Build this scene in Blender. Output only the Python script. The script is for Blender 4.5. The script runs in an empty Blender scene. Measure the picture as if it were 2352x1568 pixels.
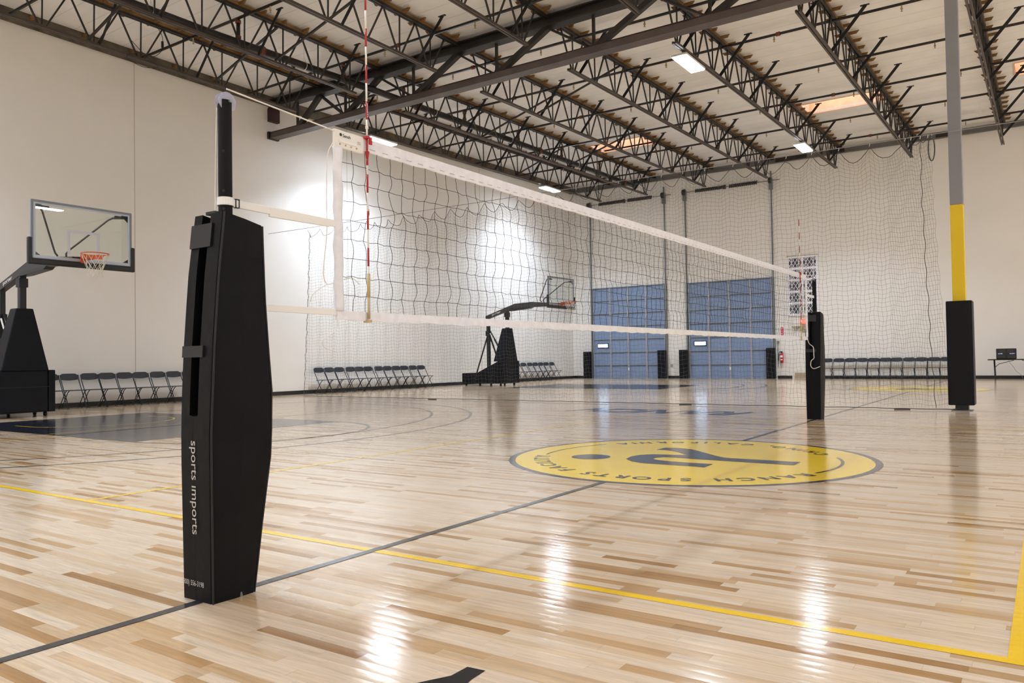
import bpy, math, random
from mathutils import Vector, Matrix
random.seed(7)
S = bpy.context.scene
COL = S.collection
PI = math.pi

# ------------------------------------------------------------------ camera
def cam_axes(yaw, pitch, roll):
    f = Vector((-math.sin(yaw)*math.cos(pitch), math.cos(yaw)*math.cos(pitch), math.sin(pitch)))
    r = Vector((math.cos(yaw), math.sin(yaw), 0)); u = r.cross(f)
    c, s = math.cos(roll), math.sin(roll)
    return c*r+s*u, -s*r+c*u, f
R_, U_, F_ = cam_axes(.6006, .02184, -.01562)
cd = bpy.data.cameras.new('camera'); co = bpy.data.objects.new('camera', cd); COL.objects.link(co)
m = Matrix.Identity(4)
for i in range(3):
    m[i][0], m[i][1], m[i][2] = R_[i], U_[i], -F_[i]
m[2][3] = 1.028
co.matrix_world = m
cd.sensor_width = 36; cd.lens = 1799.04/2352*36; cd.clip_start = .05; cd.clip_end = 200
S.camera = co

# ------------------------------------------------------------------ materials
def mat(name, col, rough=.6, metal=0., spec=.5, noise=0., nscale=5., emis=None, estr=0., bump=0., bscale=200., coat=0.):
    m = bpy.data.materials.new(name); m.use_nodes = True
    nt = m.node_tree; b = nt.nodes['Principled BSDF']
    b.inputs['Base Color'].default_value = (*col, 1); b.inputs['Roughness'].default_value = rough
    b.inputs['Metallic'].default_value = metal; b.inputs['Specular IOR Level'].default_value = spec
    b.inputs['Coat Weight'].default_value = coat
    if emis: b.inputs['Emission Color'].default_value = (*emis, 1); b.inputs['Emission Strength'].default_value = estr
    if noise or bump:
        tc = nt.nodes.new('ShaderNodeTexCoord')
    if noise:
        n = nt.nodes.new('ShaderNodeTexNoise'); n.inputs['Scale'].default_value = nscale; n.inputs['Detail'].default_value = 6
        mr = nt.nodes.new('ShaderNodeMapRange'); mr.inputs['From Min'].default_value = .3; mr.inputs['From Max'].default_value = .7
        mr.inputs['To Min'].default_value = 1-noise; mr.inputs['To Max'].default_value = 1+noise
        mx = nt.nodes.new('ShaderNodeVectorMath'); mx.operation = 'SCALE'; mx.inputs[0].default_value = col
        nt.links.new(tc.outputs['Object'], n.inputs['Vector']); nt.links.new(n.outputs['Fac'], mr.inputs['Value'])
        nt.links.new(mr.outputs['Result'], mx.inputs['Scale']); nt.links.new(mx.outputs['Vector'], b.inputs['Base Color'])
    if bump:
        n2 = nt.nodes.new('ShaderNodeTexNoise'); n2.inputs['Scale'].default_value = bscale; n2.inputs['Detail'].default_value = 3
        bp = nt.nodes.new('ShaderNodeBump'); bp.inputs['Strength'].default_value = bump; bp.inputs['Distance'].default_value = .01
        nt.links.new(tc.outputs['Object'], n2.inputs['Vector']); nt.links.new(n2.outputs['Fac'], bp.inputs['Height'])
        nt.links.new(bp.outputs['Normal'], b.inputs['Normal'])
    return m

def s2l(r, g, b):
    f = lambda v: (v/255/12.92) if v <= 10 else ((v/255+.055)/1.055)**2.4
    return (f(r), f(g), f(b))

FLOOR_ROUGH = .14; TILT = .007; CUP = .036
def floor_finish(nt, b):
    """varnish shared by wood and paint: every strip is cupped and tipped a little, which smears reflections along the view"""
    N = nt.nodes; L = nt.links
    tc = N.new('ShaderNodeTexCoord'); sp = N.new('ShaderNodeSeparateXYZ'); L.new(tc.outputs['Object'], sp.inputs[0])
    def mt(op, a, bb=None, c=None):
        n = N.new('ShaderNodeMath'); n.operation = op
        for k, v in enumerate((a, bb, c)):
            if v is None: continue
            if hasattr(v, 'is_linked'): L.new(v, n.inputs[k])
            else: n.inputs[k].default_value = v
        return n.outputs[0]
    yr = mt('DIVIDE', sp.outputs['Y'], .057)
    cb = N.new('ShaderNodeCombineXYZ'); L.new(mt('FLOOR', yr), cb.inputs[0]); L.new(mt('FLOOR', mt('MULTIPLY', sp.outputs['X'], 1.3)), cb.inputs[1])
    wn = N.new('ShaderNodeTexWhiteNoise'); wn.noise_dimensions = '3D'; L.new(cb.outputs[0], wn.inputs['Vector'])
    rs = N.new('ShaderNodeSeparateXYZ'); L.new(wn.outputs['Color'], rs.inputs[0])
    tilt = mt('MULTIPLY', mt('SUBTRACT', mt('ADD', rs.outputs[0], rs.outputs[1]), 1.), TILT)
    cup = mt('MULTIPLY', mt('SUBTRACT', mt('FRACT', yr), .5), CUP)
    nv = N.new('ShaderNodeCombineXYZ'); nv.inputs[2].default_value = 1
    L.new(mt('ADD', tilt, cup), nv.inputs[1]); L.new(mt('MULTIPLY', mt('SUBTRACT', rs.outputs[2], .5), .004), nv.inputs[0])
    nm = N.new('ShaderNodeVectorMath'); nm.operation = 'NORMALIZE'; L.new(nv.outputs[0], nm.inputs[0]); L.new(nm.outputs[0], b.inputs['Normal'])
    b.inputs['Roughness'].default_value = FLOOR_ROUGH
    b.inputs['Specular IOR Level'].default_value = .95

def paint(name, col):
    m = mat(name, col, FLOOR_ROUGH); floor_finish(m.node_tree, m.node_tree.nodes['Principled BSDF']); return m

def wood_floor():
    m = bpy.data.materials.new('maple_floor'); m.use_nodes = True
    nt = m.node_tree; N = nt.nodes; L = nt.links; b = N['Principled BSDF']
    tc = N.new('ShaderNodeTexCoord'); sp = N.new('ShaderNodeSeparateXYZ'); L.new(tc.outputs['Object'], sp.inputs[0])
    def mt(op, a, bb=None, c=None):
        n = N.new('ShaderNodeMath'); n.operation = op
        for k, v in enumerate((a, bb, c)):
            if v is None: continue
            if hasattr(v, 'is_linked'): L.new(v, n.inputs[k])
            else: n.inputs[k].default_value = v
        return n.outputs[0]
    W = .057
    yr = mt('DIVIDE', sp.outputs['Y'], W); row = mt('FLOOR', yr); yf = mt('FRACT', yr)
    wn = N.new('ShaderNodeTexWhiteNoise'); wn.noise_dimensions = '1D'; L.new(row, wn.inputs['W'])
    rnd = wn.outputs['Value']
    ln = mt('MULTIPLY_ADD', rnd, .55, .45)
    off = mt('MULTIPLY', rnd, 37.3)
    xr = mt('ADD', mt('DIVIDE', sp.outputs['X'], ln), off)
    # vary board length inside a row
    xs = mt('ADD', xr, mt('MULTIPLY', mt('SINE', mt('MULTIPLY', xr, 2.1)), .22))
    ix = mt('FLOOR', xs); xf = mt('FRACT', xs)
    cv = N.new('ShaderNodeCombineXYZ'); L.new(ix, cv.inputs[0]); L.new(row, cv.inputs[1])
    w2 = N.new('ShaderNodeTexWhiteNoise'); w2.noise_dimensions = '3D'; L.new(cv.outputs[0], w2.inputs['Vector'])
    rp = N.new('ShaderNodeValToRGB'); L.new(w2.outputs['Value'], rp.inputs[0])
    e = rp.color_ramp.elements
    stops = [(0, (214,192,167)), (.36, (221,200,176)), (.60, (213,188,158)), (.78, (203,173,138)), (.90, (190,154,112)), (.97, (174,134,88)), (1, (156,115,70))]
    e[0].position = 0; e[0].color = (*s2l(*stops[0][1]), 1); e[1].position = 1; e[1].color = (*s2l(*stops[-1][1]), 1)
    for p, c in stops[1:-1]:
        q = e.new(p); q.color = (*s2l(*c), 1)
    # grain
    mp = N.new('ShaderNodeMapping'); mp.inputs['Scale'].default_value = (1.6, 26, 1)
    ad = N.new('ShaderNodeVectorMath'); ad.operation = 'MULTIPLY_ADD'; ad.inputs[1].default_value = (9, 9, 9)
    L.new(w2.outputs['Color'], ad.inputs[0]); L.new(tc.outputs['Object'], ad.inputs[2])
    L.new(ad.outputs[0], mp.inputs['Vector'])
    gn = N.new('ShaderNodeTexNoise'); gn.inputs['Scale'].default_value = 2.2; gn.inputs['Detail'].default_value = 7; gn.inputs['Roughness'].default_value = .62
    gn.inputs['Distortion'].default_value = .6
    L.new(mp.outputs[0], gn.inputs['Vector'])
    gr = N.new('ShaderNodeMapRange'); gr.inputs['From Min'].default_value = .32; gr.inputs['From Max'].default_value = .7
    gr.inputs['To Min'].default_value = .80; gr.inputs['To Max'].default_value = 1.09; L.new(gn.outputs['Fac'], gr.inputs[0])
    # dark mineral streaks, rare
    st = N.new('ShaderNodeMapRange'); st.inputs['From Min'].default_value = .655; st.inputs['From Max'].default_value = .76
    st.inputs['To Min'].default_value = 1; st.inputs['To Max'].default_value = .62; L.new(gn.outputs['Fac'], st.inputs[0])
    # seams
    ya = mt('ABSOLUTE', mt('SUBTRACT', yf, .5)); sy = N.new('ShaderNodeMapRange'); sy.inputs['From Min'].default_value = .485; sy.inputs['From Max'].default_value = .5
    sy.inputs['To Min'].default_value = 1; sy.inputs['To Max'].default_value = .80; L.new(ya, sy.inputs[0])
    xa = mt('ABSOLUTE', mt('SUBTRACT', xf, .5)); sx = N.new('ShaderNodeMapRange'); sx.inputs['From Min'].default_value = .498; sx.inputs['From Max'].default_value = .5
    sx.inputs['To Min'].default_value = 1; sx.inputs['To Max'].default_value = .7; L.new(xa, sx.inputs[0])
    k = mt('MULTIPLY', mt('MULTIPLY', gr.outputs[0], st.outputs[0]), mt('MULTIPLY', sy.outputs[0], sx.outputs[0]))
    vm = N.new('ShaderNodeVectorMath'); vm.operation = 'SCALE'; L.new(rp.outputs['Color'], vm.inputs[0]); L.new(k, vm.inputs['Scale'])
    L.new(vm.outputs[0], b.inputs['Base Color'])
    floor_finish(nt, b)
    return m

def wall_mat(name, col, joints=None):
    m = mat(name, col, .75, spec=.25, noise=.02, nscale=.6, bump=.15, bscale=60)
    return m

def ceiling_mat():
    m = bpy.data.materials.new('white_roof_insulation'); m.use_nodes = True
    nt = m.node_tree; N = nt.nodes; L = nt.links; b = N['Principled BSDF']
    tc = N.new('ShaderNodeTexCoord'); sp = N.new('ShaderNodeSeparateXYZ'); L.new(tc.outputs['Object'], sp.inputs[0])
    d = N.new('ShaderNodeMath'); d.operation = 'DIVIDE'; d.inputs[1].default_value = .61; L.new(sp.outputs['Y'], d.inputs[0])
    f = N.new('ShaderNodeMath'); f.operation = 'FRACT'; L.new(d.outputs[0], f.inputs[0])
    mr = N.new('ShaderNodeMapRange'); mr.inputs['From Min'].default_value = 0; mr.inputs['From Max'].default_value = .05
    mr.inputs['To Min'].default_value = .72; mr.inputs['To Max'].default_value = 1; L.new(f.outputs[0], mr.inputs[0])
    n = N.new('ShaderNodeTexNoise'); n.inputs['Scale'].default_value = 1.5; n.inputs['Detail'].default_value = 5; L.new(tc.outputs['Object'], n.inputs['Vector'])
    m2 = N.new('ShaderNodeMapRange'); m2.inputs['To Min'].default_value = .90; m2.inputs['To Max'].default_value = 1.08; L.new(n.outputs['Fac'], m2.inputs[0])
    mu = N.new('ShaderNodeMath'); mu.operation = 'MULTIPLY'; L.new(mr.outputs[0], mu.inputs[0]); L.new(m2.outputs[0], mu.inputs[1])
    v = N.new('ShaderNodeVectorMath'); v.operation = 'SCALE'; v.inputs[0].default_value = (.90, .90, .91); L.new(mu.outputs[0], v.inputs['Scale'])
    L.new(v.outputs[0], b.inputs['Base Color']); b.inputs['Roughness'].default_value = .55
    bp = N.new('ShaderNodeBump'); bp.inputs['Strength'].default_value = .5; bp.inputs['Distance'].default_value = .05
    L.new(n.outputs['Fac'], bp.inputs['Height']); L.new(bp.outputs[0], b.inputs['Normal'])
    return m

def glass_mat(name, tint=(.86,.93,.92), fac=.10, rough=.02):
    m = bpy.data.materials.new(name); m.use_nodes = True; nt = m.node_tree; N = nt.nodes; L = nt.links
    N.remove(N['Principled BSDF']); out = N['Material Output']
    t = N.new('ShaderNodeBsdfTransparent'); t.inputs[0].default_value = (*tint, 1)
    g = N.new('ShaderNodeBsdfGlossy'); g.inputs['Roughness'].default_value = rough
    fr = N.new('ShaderNodeLayerWeight'); fr.inputs[0].default_value = .5
    pw = N.new('ShaderNodeMath'); pw.operation = 'POWER'; pw.inputs[1].default_value = 5; L.new(fr.outputs['Facing'], pw.inputs[0])
    ad = N.new('ShaderNodeMath'); ad.operation = 'MULTIPLY_ADD'; ad.inputs[1].default_value = 1-fac; ad.inputs[2].default_value = fac; L.new(pw.outputs[0], ad.inputs[0])
    mx = N.new('ShaderNodeMixShader'); L.new(ad.outputs[0], mx.inputs[0]); L.new(t.outputs[0], mx.inputs[1]); L.new(g.outputs[0], mx.inputs[2])
    L.new(mx.outputs[0], out.inputs['Surface']); return m

def emit_mat(name, col, s):
    m = bpy.data.materials.new(name); m.use_nodes = True; nt = m.node_tree
    e = nt.nodes.new('ShaderNodeEmission'); e.inputs[0].default_value = (*col, 1); e.inputs[1].default_value = s
    nt.links.new(e.outputs[0], nt.nodes['Material Output'].inputs['Surface']); return m

WOOD = wood_floor()
WALL = wall_mat('painted_concrete_wall', (.82, .80, .775))
JOINT = mat('wall_caulk_joint', (.50,.46,.40), .8)
CEIL = ceiling_mat()
STEEL = mat('dark_primed_steel', (.034,.029,.026), .5, .3, noise=.25, nscale=3)
STEELB = mat('brown_primed_steel', (.085,.066,.055), .5, .3, noise=.2, nscale=3)
GIRD = mat('grey_brown_girder_steel', (.105,.085,.080), .45, .3, noise=.2, nscale=2)
GIRDR = mat('red_primer_steel', (.055,.024,.020), .5, .3)
NAIL = mat('stained_lumber', (.20,.105,.032), .75, noise=.4, nscale=3)
LEDG = mat('grey_steel_ledger', (.17,.165,.16), .5, .4)
PIPE = mat('black_iron_pipe', (.032,.028,.026), .38, .5, noise=.2)
COUP = mat('red_pipe_coupling', (.16,.035,.018), .5)
BRASS = mat('brass_sprinkler', (.42,.33,.20), .3, .8)
BLK = mat('black_rubber_base', (.008,.008,.009), .45)
VINYL = mat('black_vinyl_padding', (.003,.003,.0037), .5, spec=.14, noise=.1, nscale=8, bump=.6, bscale=7)
VINYLD = mat('black_vinyl_strap', (.003,.003,.0035), .55)
NAVYV = mat('navy_black_vinyl', (.0035,.0045,.008), .5, spec=.2, bump=.15, bscale=8)
POLE = mat('black_powder_coat_pole', (.004,.004,.0045), .6, 0., spec=.18)
BLKM = mat('black_painted_steel', (.012,.012,.014), .4, .2)
CHM = mat('dark_chair_steel', (.022,.024,.03), .4, .4)
CHP = mat('charcoal_chair_plastic', (.020,.024,.034), .45)
WHT = mat('white_vinyl_tape', (.82,.84,.93), .5, noise=.06, nscale=20, bump=.4, bscale=30)
WHTW = mat('white_webbing', (.86,.86,.87), .6)
ROPE = mat('white_rope', (.82,.80,.77), .7)
CORD = mat('black_net_cord', (.006,.006,.008), .7)
CURT = mat('dark_curtain_cord', (.12,.12,.11), .8)
CURTR = mat('dark_curtain_rope', (.07,.07,.068), .8)
RED = mat('red_antenna', (.42,.015,.02), .4)
WHP = mat('white_plastic', (.82,.81,.79), .4)
TAN = mat('tan_plastic', (.55,.43,.24), .45)
CLEAR = glass_mat('clear_plastic', (.92,.92,1.), .10, .1)
def _milky():
    nt = CLEAR.node_tree; N = nt.nodes; out = N['Material Output']; src = out.inputs['Surface'].links[0].from_socket
    d = N.new('ShaderNodeBsdfDiffuse'); d.inputs[0].default_value = (.60,.61,.74,1); mx = N.new('ShaderNodeMixShader'); mx.inputs[0].default_value = .38
    nt.links.new(src, mx.inputs[1]); nt.links.new(d.outputs[0], mx.inputs[2]); nt.links.new(mx.outputs[0], out.inputs['Surface'])
_milky()
GLASS = glass_mat('backboard_glass', (.93,.96,.945), .045, .01)
ALU = mat('grey_aluminium_frame', (.20,.21,.24), .35, .6)
ALUL = mat('light_aluminium_edge', (.42,.47,.55), .35, .4)
LINEW = mat('white_screen_print', (.55,.55,.64), .4)
RIM = mat('orange_rim', (.62,.10,.02), .4)
NETW = mat('white_hoop_net', (.72,.68,.60), .8)
GREYC = mat('grey_column_paint', (.23,.235,.26), .45, .1, noise=.03)
YELC = mat('yellow_column_paint', (.78,.56,.005), .5)
DOORB = mat('blue_grey_door', (.215,.295,.47), .45, .1, noise=.05, nscale=2)  # blue tint of leaking light is mixed into the panel colour
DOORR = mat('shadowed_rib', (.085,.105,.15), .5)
DOORS = mat('galvanised_stile', (.36,.39,.45), .4, .4)
TRACK = mat('galvanised_track', (.20,.22,.24), .4, .6)
SPRG = mat('dark_spring', (.035,.03,.03), .4, .6)
DAYL = emit_mat('daylight_through_glass', (.55,.75,1.), 9.)
LATT = mat('white_lattice', (.88,.87,.92), .5)
DARKO = mat('dark_opening', (.07,.07,.10), .6)
REDS = mat('red_sign', (.75,.10,.06), .4, emis=(1,.14,.08), estr=.9)
REDX = mat('red_extinguisher', (.60,.01,.012), .3)
BEIGE = mat('beige_metal', (.45,.39,.27), .5)
TILE = mat('beige_kick_plate', (.42,.34,.23), .4)
SCB = mat('scoreboard_black', (.010,.009,.012), .35)
SCD = mat('unlit_led_digit', (.055,.045,.045), .4)
SCW = mat('scoreboard_lettering', (.55,.66,.95), .4, emis=(.5,.65,1), estr=.4)
TXT = mat('grey_white_print', (.46,.45,.44), .5)
TXTB = mat('black_print', (.02,.02,.03), .5)
PINE = mat('pine_curb', (.88,.52,.34), .6, noise=.12, nscale=4)
SKYL = emit_mat('skylight_dome', (1.,.99,.96), 3.)
LAMP = emit_mat('led_lens', (.82,.90,1.), 80.)
LHOUS = mat('white_fixture_housing', (.7,.7,.7), .5)
P_YEL = paint('yellow_floor_paint', s2l(240,196,10))
P_YEL2 = paint('logo_yellow_paint', s2l(250,212,50))
P_NAVY = paint('navy_floor_paint', (.012,.015,.030))
P_BLK = paint('black_floor_paint', (.008,.008,.011))
P_GRY = paint('grey_line_paint', (.035,.037,.045))
P_WHT = paint('pale_ring_paint', (.6,.6,.6))

# ------------------------------------------------------------------ mesh helper
def sm(pts, n=5):
    p = [Vector(q) for q in pts]; p = [p[0]*2-p[1]]+p+[p[-1]*2-p[-2]]; out = []
    for i in range(1, len(p)-2):
        for k in range(n):
            t = k/n; a, b, c_, d = p[i-1], p[i], p[i+1], p[i+2]
            out.append(.5*((2*b)+(c_-a)*t+(2*a-5*b+4*c_-d)*t*t+(3*b-a-3*c_+d)*t**3))
    return out+[p[-2]]
class MB:
    def __init__(s): s.v = []; s.f = []
    def add(s, vs, fs):
        n = len(s.v); s.v += [tuple(p) for p in vs]; s.f += [tuple(i+n for i in f) for f in fs]; return s
    def box(s, x0, x1, y0, y1, z0, z1):
        return s.add([(x0,y0,z0),(x1,y0,z0),(x1,y1,z0),(x0,y1,z0),(x0,y0,z1),(x1,y0,z1),(x1,y1,z1),(x0,y1,z1)],
                     [(3,2,1,0),(4,5,6,7),(0,1,5,4),(1,2,6,5),(2,3,7,6),(3,0,4,7)])
    def bar(s, a, b, w, h, up=(0,0,1)):
        a = Vector(a); b = Vector(b); d = (b-a).normalized(); up = Vector(up)
        x = d.cross(up)
        if x.length < 1e-4: x = d.cross(Vector((1,0,0)))
        x.normalize(); z = x.cross(d).normalized(); x *= w/2; z *= h/2
        return s.add([a-x-z, a+x-z, a+x+z, a-x+z, b-x-z, b+x-z, b+x+z, b-x+z],
                     [(0,1,2,3),(7,6,5,4),(0,4,5,1),(1,5,6,2),(2,6,7,3),(3,7,4,0)])
    def tube(s, pts, r, n=8, cap=True, rads=None):
        pts = [Vector(p) for p in pts]; k = len(pts); rings = []
        prev = None
        for i, p in enumerate(pts):
            d = (pts[min(i+1,k-1)]-pts[max(i-1,0)]).normalized()
            if prev is None:
                x = d.cross(Vector((0,0,1)))
                if x.length < 1e-3: x = d.cross(Vector((1,0,0)))
            else: x = prev - d*prev.dot(d)
            x.normalize(); prev = x; y = d.cross(x)
            rr = rads[i] if rads else r
            rings.append([p + x*(rr*math.cos(2*PI*j/n)) + y*(rr*math.sin(2*PI*j/n)) for j in range(n)])
        vs = [q for rg in rings for q in rg]; fs = []
        for i in range(k-1):
            for j in range(n):
                a = i*n+j; b = i*n+(j+1) % n; fs.append((a, b, b+n, a+n))
        if cap: fs.append(tuple(range(n-1,-1,-1))); fs.append(tuple((k-1)*n+j for j in range(n)))
        return s.add(vs, fs)
    def ngon(s, pts): return s.add(pts, [tuple(range(len(pts)))])
    def prism(s, poly, ax, a0, a1):
        """poly = 2-D points in the plane without axis ax"""
        n = len(poly)
        def P(p, a):
            q = list(p); q.insert(ax, a); return tuple(q)
        vs = [P(p, a0) for p in poly]+[P(p, a1) for p in poly]
        fs = [tuple(range(n)), tuple(range(2*n-1, n-1, -1))]+[(i, i+n, (i+1) % n+n, (i+1) % n) for i in range(n)]
        return s.add(vs, fs)
    def build(s, name, material, parent=None, smooth=False, bevel=0, kind=None, label=None):
        me = bpy.data.meshes.new(name); me.from_pydata(s.v, [], s.f); me.update()
        import bmesh
        bm = bmesh.new(); bm.from_mesh(me); bmesh.ops.recalc_face_normals(bm, faces=bm.faces); bm.to_mesh(me); bm.free()
        me.materials.append(material)
        if smooth:
            for p in me.polygons: p.use_smooth = True
        o = bpy.data.objects.new(name, me); COL.objects.link(o)
        if bevel:
            md = o.modifiers.new('bevel', 'BEVEL'); md.width = bevel; md.segments = 2; md.limit_method = 'ANGLE'
        if parent: o.parent = parent
        if kind: o['kind'] = kind
        if label: o['label'] = label
        return o

def thing(name, label, cat, loc=(0,0,0), rz=0, group=None):
    o = bpy.data.objects.new(name, None); COL.objects.link(o); o.empty_display_size = .1
    o.location = loc; o.rotation_euler = (0,0,rz); o['label'] = label; o['category'] = cat
    if group: o['group'] = group
    return o
def tag(o, label, cat, group=None):
    o['label'] = label; o['category'] = cat
    if group: o['group'] = group
    return o
def kids(o): return [c for c in bpy.data.objects if c.parent == o]
def dup(o, loc=None, rz=None, label=None, parent=None, rot=None):
    c = o.copy(); COL.objects.link(c)
    if parent: c.parent = parent
    if loc is not None: c.location = loc
    if rz is not None: c.rotation_euler = (0,0,rz)
    if rot is not None: c.rotation_euler = rot
    if label: c['label'] = label
    for k in kids(o): dup(k, parent=c)
    return c

# text -> flat mesh verts/faces (in XY plane, reading along +X)
def glyphs(txt, size=1., bold=0., shear=0., extrude=0.):
    cu = bpy.data.curves.new('t', 'FONT'); cu.body = txt; cu.size = size; cu.offset = bold; cu.shear = shear; cu.extrude = extrude
    cu.resolution_u = 3
    o = bpy.data.objects.new('t', cu); COL.objects.link(o)
    dg = bpy.context.evaluated_depsgraph_get(); dg.update()
    me = bpy.data.meshes.new_from_object(o.evaluated_get(dg))
    vs = [tuple(v.co) for v in me.vertices]; fs = [tuple(p.vertices) for p in me.polygons]
    bpy.data.objects.remove(o); bpy.data.meshes.remove(me); bpy.data.curves.remove(cu)
    return vs, fs
def fit_text(mb, txt, M, w=None, h=None, bold=0., shear=0., stretch=False):
    """centres text on the origin of M with width w / height h in M's XY plane"""
    vs, fs = glyphs(txt, 1., bold, shear)
    x0 = min(v[0] for v in vs); x1 = max(v[0] for v in vs); y0 = min(v[1] for v in vs); y1 = max(v[1] for v in vs)
    if stretch: sx, sy = w/(x1-x0), h/(y1-y0)
    else: sx = sy = (w/(x1-x0) if w else h/(y1-y0))
    cx, cy = (x0+x1)/2, (y0+y1)/2
    mb.add([M @ Vector(((x-cx)*sx, (y-cy)*sy, 0)) for x, y, z in vs], fs)
def frame(o, x, y):
    o = Vector(o); x = Vector(x).normalized(); y = Vector(y).normalized(); z = x.cross(y)
    m = Matrix.Identity(4)
    for i in range(3): m[i][0], m[i][1], m[i][2], m[i][3] = x[i], y[i], z[i], o[i]
    return m

# ------------------------------------------------------------------ setting
XL, XR, YB, YF = -19.7, 19.0, 34.2, -12.0
YG = 15.78                                   # girder line
def zb(y): return 8.12 + (.019*(y-YG) if y > YG else .012*(YG-y))   # underside of joists
def zd(y): return zb(y)+1.12                 # underside of roof deck
floor = MB().box(XL-.2, XR+.2, YF-.2, YB+.2, -.12, 0).build('floor', WOOD, kind='structure')
MB().box(XL-.2, XL, YF-.2, YB+.2, 0, 9.9).build('wall_left', WALL, kind='structure')
wb = MB().box(XL, XR, YB, YB+.2, 0, 9.9).build('wall_back', WALL, kind='structure')
MB().box(XR, XR+.2, YF-.2, YB+.2, 0, 9.9).build('wall_right', WALL, kind='structure')
MB().box(XL, XR, YF-.2, YF, 0, 9.9).build('wall_front', WALL, kind='structure')
for n_, y_ in ((1, 11.33), (2, 18.9), (3, 26.5)):
    MB().box(XL, XL+.004, y_-.009, y_+.009, .12, 9.1).build('trim_%d' % n_, JOINT, kind='structure')
MB().box(XL, XL+.02, YF, YB, 0, .12).build('baseboard_left', BLK, kind='structure')
bb = MB()
for a, b in ((XL, -18.97), (-14.62, -13.98), (-9.62, -9.02), (-7.9, XR)): bb.box(a, b, YB-.02, YB, 0, .12)
bb.build('baseboard_back', BLK, kind='structure')
MB().box(XR-.02, XR, YF, YB, 0, .12).build('baseboard_right', BLK, kind='structure')
MB().box(XL, XR, YF, YF+.02, 0, .12).build('baseboard_front', BLK, kind='structure')

# roof deck with skylight openings
SKY = [(-14.9, -12.55, 27.5, 28.7), (-6.72, -4.3, 27.35, 28.55), (-.62, 1.9, 27.2, 28.4)]
JX = [-17.5, -15.1, -12.32, -9.62, -6.86, -4.13, -1.18]
c = MB()
def slab(x0, x1, y0, y1):
    c.add([(x0,y0,zd(y0)),(x1,y0,zd(y0)),(x1,y1,zd(y1)),(x0,y1,zd(y1)),(x0,y0,zd(y0)+.06),(x1,y0,zd(y0)+.06),(x1,y1,zd(y1)+.06),(x0,y1,zd(y1)+.06)],
          [(3,2,1,0),(4,5,6,7),(0,1,5,4),(1,2,6,5),(2,3,7,6),(3,0,4,7)])
slab(XL, XR, YF, YG); slab(XL, XR, YG, 27.0); slab(XL, XR, 28.8, YB)
xs = [XL]
for a, b, y0, y1 in SKY:
    slab(xs[-1], a, 27.0, 28.8); slab(a, b, 27.0, y0); slab(a, b, y1, 28.8); xs.append(b)
slab(xs[-1], XR, 27.0, 28.8)
c.build('ceiling', CEIL, kind='structure')
for i, (a, b, y0, y1) in enumerate(SKY):
    z = zd(y0)
    w = thing('skylight', ['pine-lined roof skylight between the second and third joists from the left wall',
                           'pine-lined roof skylight left of the grey column, above the far ceiling light',
                           'pine-lined roof skylight cut by the right edge of the view'][i], 'skylight', ((a+b)/2, (y0+y1)/2, z), group='roof skylights')
    hx, hy = (b-a)/2, (y1-y0)/2
    q = MB()
    for sx0, sx1, sy0, sy1 in ((-hx-.04, hx+.04, -hy-.04, -hy), (-hx-.04, hx+.04, hy, hy+.04), (-hx-.04, -hx, -hy, hy), (hx, hx+.04, -hy, hy)):
        q.box(sx0, sx1, sy0, sy1, -.02, .62)
    q.build('wooden_curb', PINE, w)
    MB().box(-hx-.04, hx+.04, -hy-.04, hy+.04, .62, .64).build('dome', SKYL, w)

# steel ledger on the back wall
lg = thing('steel_ledger', 'grey steel ledger channel along the top of the back wall', 'beam', (0, YB, 9.25))
MB().box(XL, XR, -.06, 0, .0, .24).box(XL, XR, -.14, -.06, .0, .02).build('channel', LEDG, lg)
for x0, x1 in ((-16.2,-15.5), (-9.5,-8.2), (-7.3, -6.7), (-3.4,-2.9)): MB().box(x0, x1, -.075, -.06, .02, .22).build('splice_plate', STEEL, lg)
ll = thing('wood_ledger', 'weathered wood ledger bolted high along the left wall', 'beam', (XL+.004, 0, 0))
q = MB()
for y0, y1 in ((YF, YG), (YG, YB)):
    q.add([(0,y0,zd(y0)-.32),(.06,y0,zd(y0)-.32),(.06,y1,zd(y1)-.32),(0,y1,zd(y1)-.32),(0,y0,zd(y0)),(.06,y0,zd(y0)),(.06,y1,zd(y1)),(0,y1,zd(y1))],
          [(3,2,1,0),(4,5,6,7),(0,1,5,4),(1,2,6,5),(2,3,7,6),(3,0,4,7)])
q.build('board', mat('weathered_ledger_wood', (.10,.085,.065), .8, noise=.4, nscale=4), ll)
y = -1.
while y < YB:
    MB().box(.06, .20, y-.03, y+.03, zd(y)-.14, zd(y)-.05).build('joist_stub', NAIL, ll); y += .61*2

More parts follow.
